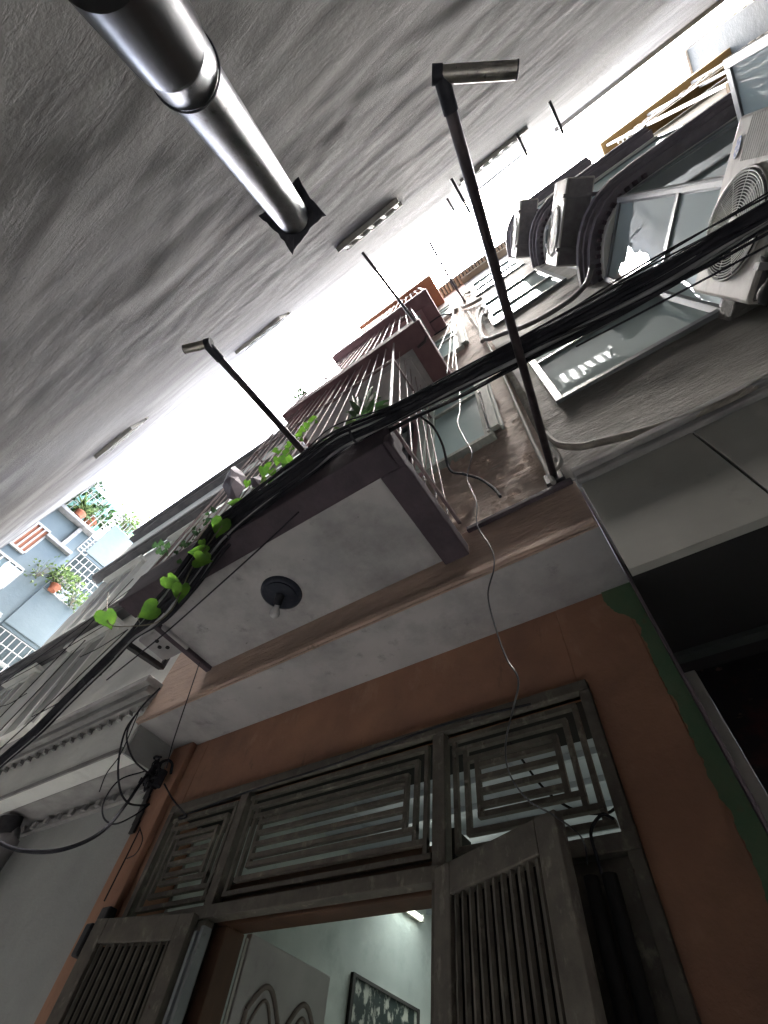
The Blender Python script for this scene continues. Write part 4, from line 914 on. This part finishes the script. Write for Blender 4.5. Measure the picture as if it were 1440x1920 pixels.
# ================================================================== LOOSE WIRES
def wire(name, pts, r, label, m=m_cable, cat='wire', n=10):
    a = MB(); a.tube(curve(pts, n), r, 7); return tag(a.build(name, m), label, cat)
y = .95
wire('hanging_wire', [on_y(848, 560, 1.1), on_y(852, 640, 1.1), on_y(862, 745, 1.0), on_y(858, 790, y), on_y(870, 820, y), on_y(885, 850, y), on_y(876, 895, y), on_y(893, 940, y), on_y(895, 985, y), on_y(922, 1030, y), on_y(926, 1065, y), on_y(915, 1115, y), on_y(930, 1180, y), on_y(950, 1235, y), on_y(972, 1275, y), on_y(962, 1330, 1.1), on_y(948, 1395, 1.25), on_y(955, 1450, 1.35), on_y(990, 1500, 1.42), on_y(1040, 1530, 1.44), on_y(1090, 1570, 1.55), on_y(1102, 1620, 1.62)],
     .0026, 'long wavy wire hanging from the balconies past the door grille', m_cableg, n=8)
wire('cut_cable', [on_y(790, 782, .75), on_y(812, 800, .9), on_y(830, 835, 1.0), on_y(843, 880, 1.05), on_y(870, 889, 1.05), on_y(900, 898, 1.05), on_y(925, 915, 1.02), on_y(938, 931, 1.0)], .0075, 'thick cut cable with a pale band drooping in front of the pink wall window')
wire('hanging_wire', [on_y(375, 1240, 1.25), on_y(355, 1300, 1.24), on_y(333, 1365, 1.3), on_y(322, 1400, 1.4), on_y(312, 1440, 1.55)], .0035, 'straight thin wire from balcony underside down to the cable knot')
wire('span_wire', [on_y(560, 960, .62), on_y(480, 1035, .66), on_y(380, 1125, .72), on_y(300, 1195, .78), on_y(200, 1275, .9)], .004, 'single thin wire just below the cable bundle across the balcony underside')
K0 = (288, 1450)
wire('looping_cable', [on_y(-40, 1545, 1.05), on_y(0, 1580, 1.08), on_y(50, 1596, 1.1), on_y(120, 1592, 1.15), on_y(190, 1560, 1.25), on_y(235, 1510, 1.4), on_y(270, 1460, 1.55), on_y(305, 1428, 1.62), on_y(322, 1430, 1.65), on_y(320, 1450, 1.66)], .0095, 'thickest black cable drooping from the knot to the left edge of the view')
wire('looping_cable', [on_y(262, 1330, 1.12), on_y(235, 1370, 1.15), on_y(222, 1430, 1.2), on_y(225, 1480, 1.3), on_y(240, 1505, 1.4), on_y(262, 1510, 1.5), on_y(280, 1508, 1.6)], .0055, 'black loop left of the knot hanging from the white cornice end')
wire('looping_cable', [on_y(300, 1290, 1.12), on_y(262, 1330, 1.13), on_y(238, 1375, 1.2), on_y(248, 1420, 1.35), on_y(272, 1445, 1.5), on_y(292, 1455, 1.6)], .0055, 'cable curving from the balcony end into the cable knot')
wire('looping_cable', [on_y(272, 1446, 1.55), on_y(225, 1462, 1.4), on_y(196, 1500, 1.35), on_y(194, 1532, 1.35), on_y(215, 1545, 1.4), on_y(250, 1530, 1.5), on_y(278, 1510, 1.6)], .0045, 'thin low loop of cable left of the knot in front of the grey lower wall')
wire('looping_cable', [on_y(262, 1330, 1.12), on_y(228, 1410, 1.2), on_y(200, 1450, 1.22), on_y(186, 1485, 1.25)], .003, 'very thin wire end dangling below the white cornice')
wire('looping_cable', [on_y(308, 1470, 1.66), on_y(325, 1500, 1.66), on_y(350, 1530, 1.66), (-2.75, 1.66, 1.20), (-2.2, 1.665, 1.235), (-1.6, 1.66, 1.24), (-1.0, 1.665, 1.275), (-.55, 1.66, 1.245)], .005, 'black cable running from the knot along the top of the door grille')
wire('looping_cable', [on_y(262, 1555, 1.66), on_y(240, 1600, 1.66), on_y(215, 1650, 1.66), on_y(195, 1690, 1.67)], .004, 'thin cable down the edge of the orange pilaster')
wire('looping_cable', [on_y(262, 1552, 1.64), on_y(267, 1575, 1.62), on_y(255, 1600, 1.62), on_y(238, 1610, 1.64)], .003, 'small wire loop beside the orange pilaster')
wire('tied_cord', [on_y(1150, 1535, 1.62), on_y(1128, 1528, 1.6), on_y(1108, 1560, 1.6), on_y(1120, 1610, 1.63), on_y(1128, 1638, 1.66)], .005, 'dark cord tied round the top of the sliding tubes by the right leaf')
wire('inner_cable', [(-.72, 1.80, 1.2), (-.62, 1.82, 1.0), (-.52, 1.82, .9), (-.42, 1.82, .87), (-.37, 1.80, .87)], .005, 'black cable behind the right part of the door grille')
KN = MB()
for i in range(9):
    c_ = on_y(*K0, 1.62); pts = [c_ + Vector((random.uniform(-.09, .09), random.uniform(-.05, .04), random.uniform(-.1, .1))) for _ in range(6)]; KN.tube(curve(pts, 6), random.choice([.004, .006, .008]), 6)
c_ = on_y(300, 1460, 1.64); KN.tube([c_ + Vector((0, 0, .05)), c_ - Vector((0, 0, .05))], .03, 10)
tag(KN.build('cable_knot', m_cable), 'tangled knot of black cables at the left corner above the door grille', 'cables')
# conduit strip down the corner, ragged
a = MB()
for i in range(16):
    p = on_y(300 - i * 6.5, 1440 + i * 16, Wd - .05); a.box(p.x - .02 - .012 * random.random(), p.x + .02, p.y - .015, p.y + .0, p.z - .035, p.z + .035 + .01 * random.random()) if i < 8 else None
tag(a.build('corner_rubble', m_dkmetal), 'dark broken mortar strip down the corner beside the cable knot', 'rubble')
for k, (p0, p1, ys) in enumerate((((0, 1345), (250, 1085), .9), ((0, 1370), (160, 1200), .95), ((-20, 1300), (330, 1040), .95), ((0, 1405), (240, 1180), 1.0), ((-10, 1290), (200, 1170), 1.02), ((60, 1344), (190, 1265), 1.05), ((150, 1232), (240, 1180), 1.05), ((0, 1325), (50, 1300), 1.05))):
    a_, b_ = on_y(*p0, ys), on_y(*p1, ys); mid = (a_ + b_) / 2 - Vector((0, 0, .04))
    wire('span_wire', [a_, mid, b_], .0045, ['thin wire strung along the white house above the bundle', 'thin wire crossing the white house window', 'highest thin wire crossing white house string course', 'thin wire nearest above the cable bundle at left', 'thin wire over the lower white house', 'short thin wire under the white house window', 'short thin wire behind the vine leaf', 'short wire at the left edge of the view'][k], m_cable)
for k, (p0, p1) in enumerate((((848, 590), (838, 700)), ((853, 590), (848, 690)), ((845, 600), (812, 680)))):
    wire('thin_wire', [on_y(*p0, 1.2), (on_y(*p0, 1.2) + on_y(*p1, 1.15)) / 2 + Vector((.01, 0, -.03)), on_y(*p1, 1.1)], .005, ['pale thin wire left strand in front of the second pink wall window', 'pale thin wire right strand in front of the second pink wall window', 'dark slanting wire in front of the second pink wall window'][k], m_cablew)
wire('roof_wire', [on_y(806, 605, 1.1), on_y(830, 590, 1.1), on_y(848, 592, 1.2), on_y(840, 610, 1.2), on_y(815, 628, 1.25)], .012, 'dark cable loop across the third pink wall window', m_cable)

# ================================================================== PLANTS ON THE BALCONY
def heart(mb, p, tip, nrm, s_):
    tip = tip.normalized(); nrm = (nrm - tip * nrm.dot(tip)).normalized(); sd = tip.cross(nrm)
    out = [(0, 0), (.16, -.16), (.36, -.14), (.5, .08), (.47, .34), (.3, .62), (.12, .84), (0, 1.05)]
    pts = out + [(-x, y) for x, y in out[1:-1]][::-1]
    vs = [p + tip * (.35 * s_) - nrm * (.03 * s_)] + [p + sd * (x * s_) + tip * (y * s_) + nrm * (s_ * (.16 * abs(x) + .05 * math.sin(y * 5) - .10 * max(0, y - .5))) for x, y in pts]
    n_ = len(pts); mb.add(vs, [(0, 1 + i, 1 + (i + 1) % n_) for i in range(n_)], True)
V = thing('climbing_vine', 'vine with bright green heart shaped leaves trailing along the balcony edge', 'plant', (-1.9, .5, 2.2))
lv = [(202, 1163, 26), (277, 1147, 27), (328, 1095, 27), (338, 1112, 22), (372, 1036, 24), (380, 1050, 22), (412, 990, 24), (440, 944, 16), (448, 968, 16), (463, 908, 14), (478, 912, 14), (482, 930, 14), (494, 885, 14), (502, 872, 13), (512, 888, 15), (520, 866, 14), (528, 862, 13), (538, 850, 14), (524, 850, 12), (508, 905, 13), (545, 838, 12), (552, 826, 12), (560, 815, 12), (568, 806, 12), (576, 800, 11), (585, 788, 12), (558, 832, 12), (535, 875, 12), (494, 902, 12), (545, 862, 12), (380, 1020, 12), (515, 845, 12), (565, 825, 11)]
yv = .50
a = MB(); stem = MB()
for i, (px, py, s_) in enumerate(lv):
    yy = yv if i < 7 else yv + random.uniform(-.01, .13); p = on_y(px, py, yy); sz = s_ * (1.5 if i < 8 else random.uniform(.9, 1.45)) * p.dot(Vector(RR[2])) / F
    dn_ = -Vector(RR[1]); tp = Vector((random.uniform(-.5, .5), random.uniform(-.3, .3), 0)) + (-dn_) * (1 if i % 4 else -.3); tp = [Vector(RR[1]), Vector(RR[1]) * .3 - Vector(RR[0]), Vector(RR[0]) * .6 + Vector(RR[1]) * .5][i % 3] + Vector((random.uniform(-.4, .4), random.uniform(-.4, .4), random.uniform(-.3, .3)))
    heart(a, p - tp.normalized() * sz * .45, tp, -Vector(RR[2]) + Vector((random.uniform(-.5, .5), random.uniform(-.5, .5), random.uniform(-.4, .2))), sz)
a.build('leaves', m_leaf, V)
stem.tube(curve([on_y(203, 1110, .5), on_y(200, 1150, .5), on_y(208, 1172, .5), on_y(245, 1174, .5), on_y(290, 1168, .5), on_y(320, 1145, .5), on_y(335, 1118, .5), on_y(350, 1085, .5), on_y(368, 1050, .5), on_y(398, 1010, .5), on_y(425, 975, .5), on_y(445, 950, .5), on_y(480, 915, .52), on_y(515, 880, .54), on_y(560, 825, .56), on_y(600, 775, .6)], 8), .0028, 6)
stem.tube(curve([on_y(262, 1168, .5), on_y(258, 1155, .5), on_y(264, 1148, .5)], 5), .002, 5); stem.build('stem', m_stem, V)
PL = thing('agave_plant', 'spiky agave with pale leaf margins behind the balcony bars', 'plant', (-1.05, .72, 2.9))
a = MB()
def spike(mb, p0, p1, w_, bend):
    p0, p1 = Vector(p0), Vector(p1); d_ = p1 - p0; s_ = d_.cross(Vector(RR[2])).normalized(); n_ = 7; vs = []
    for i in range(n_ + 1):
        t = i / n_; ww = w_ * math.sin(math.pi * min(1, .25 + t * .75)) ** .8 * (1 - t * .1) if i < n_ else 0
        c_ = p0 + d_ * t + bend * math.sin(math.pi * t); vs += [c_ - s_ * ww + Vector((0, -.01, 0)), c_, c_ + s_ * ww + Vector((0, -.01, 0))]
    mb.add(vs, [q for i in range(n_) for q in ((3 * i, 3 * i + 1, 3 * i + 4, 3 * i + 3), (3 * i + 1, 3 * i + 2, 3 * i + 5, 3 * i + 4))], True)
ctr = on_y(690, 800, .70)
for (px, py) in ((700, 725), (708, 735), (662, 742), (655, 752), (730, 752), (742, 762), (672, 745), (690, 770), (715, 745), (668, 790), (725, 775), (650, 775)):
    q_ = on_y(px, py, .60 + random.uniform(-.03, .06)); spike(a, ctr, q_, .026, Vector((0, -.03, .03)))
a.build('leaves', m_spike, PL)
a = MB(); c2 = on_y(650, 815, .72)
for i in range(14): ang = i / 14 * 3.4 + 2.6; spike(a, c2, c2 + Vector((math.cos(ang) * .2, random.uniform(-.08, .08), abs(math.sin(ang)) * .16 + .03)), .014, Vector((0, 0, .02)))
o = a.build('grassy_plant', m_leafg); tag(o, 'low fan of narrow green leaves left of the agave on the lowest balcony', 'plant')
a = MB(); pz = 2.245; a.tube([(ctr.x, ctr.y + .08, pz), (ctr.x, ctr.y + .08, pz + .16), (ctr.x, ctr.y + .08, pz + .18)], [.07, .095, .10], 18); a.build('pot', m_pot, PL)
a = MB(); a.tube(curve([(ctr.x, ctr.y + .08, pz + .15), (ctr.x, ctr.y + .04, (pz + ctr.z) / 2), ctr]), .018, 8); a.build('stem', m_stem, PL)
# dark small-leaved shrub against the sky
DK = thing('dark_shrub', 'dark small leaved shrub silhouetted at the left end of the lowest balcony cage', 'plant', (-2.4, .6, 2.3))
a = MB(); st = MB(); spine = curve([on_y(330, 1085, .62), on_y(345, 1040, .62), on_y(375, 1005, .62), on_y(400, 970, .64)], 6)
for i in range(60):
    p = random.choice(spine) + Vector((random.uniform(-.09, .09), random.uniform(-.06, .06), random.uniform(-.05, .08))); tp = Vector((random.uniform(-1, 1), random.uniform(-.4, .4), random.uniform(-.2, 1)))
    heart(a, p, tp, -Vector(RR[2]) + Vector((random.uniform(-.8, .8), 0, 0)), random.uniform(.03, .055))
for (px, py) in ((292, 1026), (303, 1022), (314, 1028), (298, 1038), (309, 1040)):
    p = on_y(px, py, .6); heart(a, p, Vector(RR[1]) * -1 + Vector((random.uniform(-.5, .5), 0, 0)), -Vector(RR[2]), .055)
st.tube(spine, .006, 5); st.tube(curve([on_y(330, 1085, .62), on_y(322, 1050, .61), on_y(303, 1035, .6)], 5), .004, 5)
a.build('leaves', m_leafd, DK); st.build('stem', m_stem, DK)
# cloth hat hanging on the bars
a = MB(); pts = [(418, 912), (427, 888), (440, 874), (452, 884), (462, 896), (458, 915), (446, 940), (430, 935)]
P = [on_y(px, py, .565) for px, py in pts]; c_ = sum(P, Vector()) / len(P); n_ = len(P)
vs = [c_ + Vector((0, -.05, 0))] + P + [c_ + (p - c_) * .5 + Vector((0, -.04 + .015 * math.sin(i * 2), 0)) for i, p in enumerate(P)]
a.add(vs, [(0, 1 + n_ + i, 1 + n_ + (i + 1) % n_) for i in range(n_)] + [(1 + n_ + i, 1 + i, 1 + (i + 1) % n_, 1 + n_ + (i + 1) % n_) for i in range(n_)])
o = a.build('fabric_bag', m_hat); tag(o, 'crumpled mauve fabric bag hooked on the bars of the lowest cage', 'bag'); o.modifiers.new('thick', 'SOLIDIFY').thickness = .006
a = MB(); P = [on_y(px, py, .60) for px, py in ((470, 897), (486, 893), (498, 905), (492, 918), (474, 914))]; c_ = sum(P, Vector()) / 5
a.add([c_ + Vector((0, -.04, 0))] + P, [(0, 1 + i, 1 + (i + 1) % 5) for i in range(5)]); o = a.build('hanging_cloth', m_hat); tag(o, 'small dark cloth hanging right of the mauve bag on the cage', 'cloth'); o.modifiers.new('thick', 'SOLIDIFY').thickness = .005
# roof shrub far up
t_ = leaf_cloud(on_y(565, 745, .72), .1, 90, .07, m_leafd, 'roof_shrub', 'little dark shrub peeking over the second balcony edge against the sky', 'plant', None, pot=False)
# bent aerial above the balconies
a = MB(); a.tube([on_y(612, 710, .62), on_y(597, 693, .62), on_y(595, 700, .62)], .02, 6); tag(a.build('bent_rod', m_dkmetal), 'short bent rod above the third balcony against the sky', 'rod')
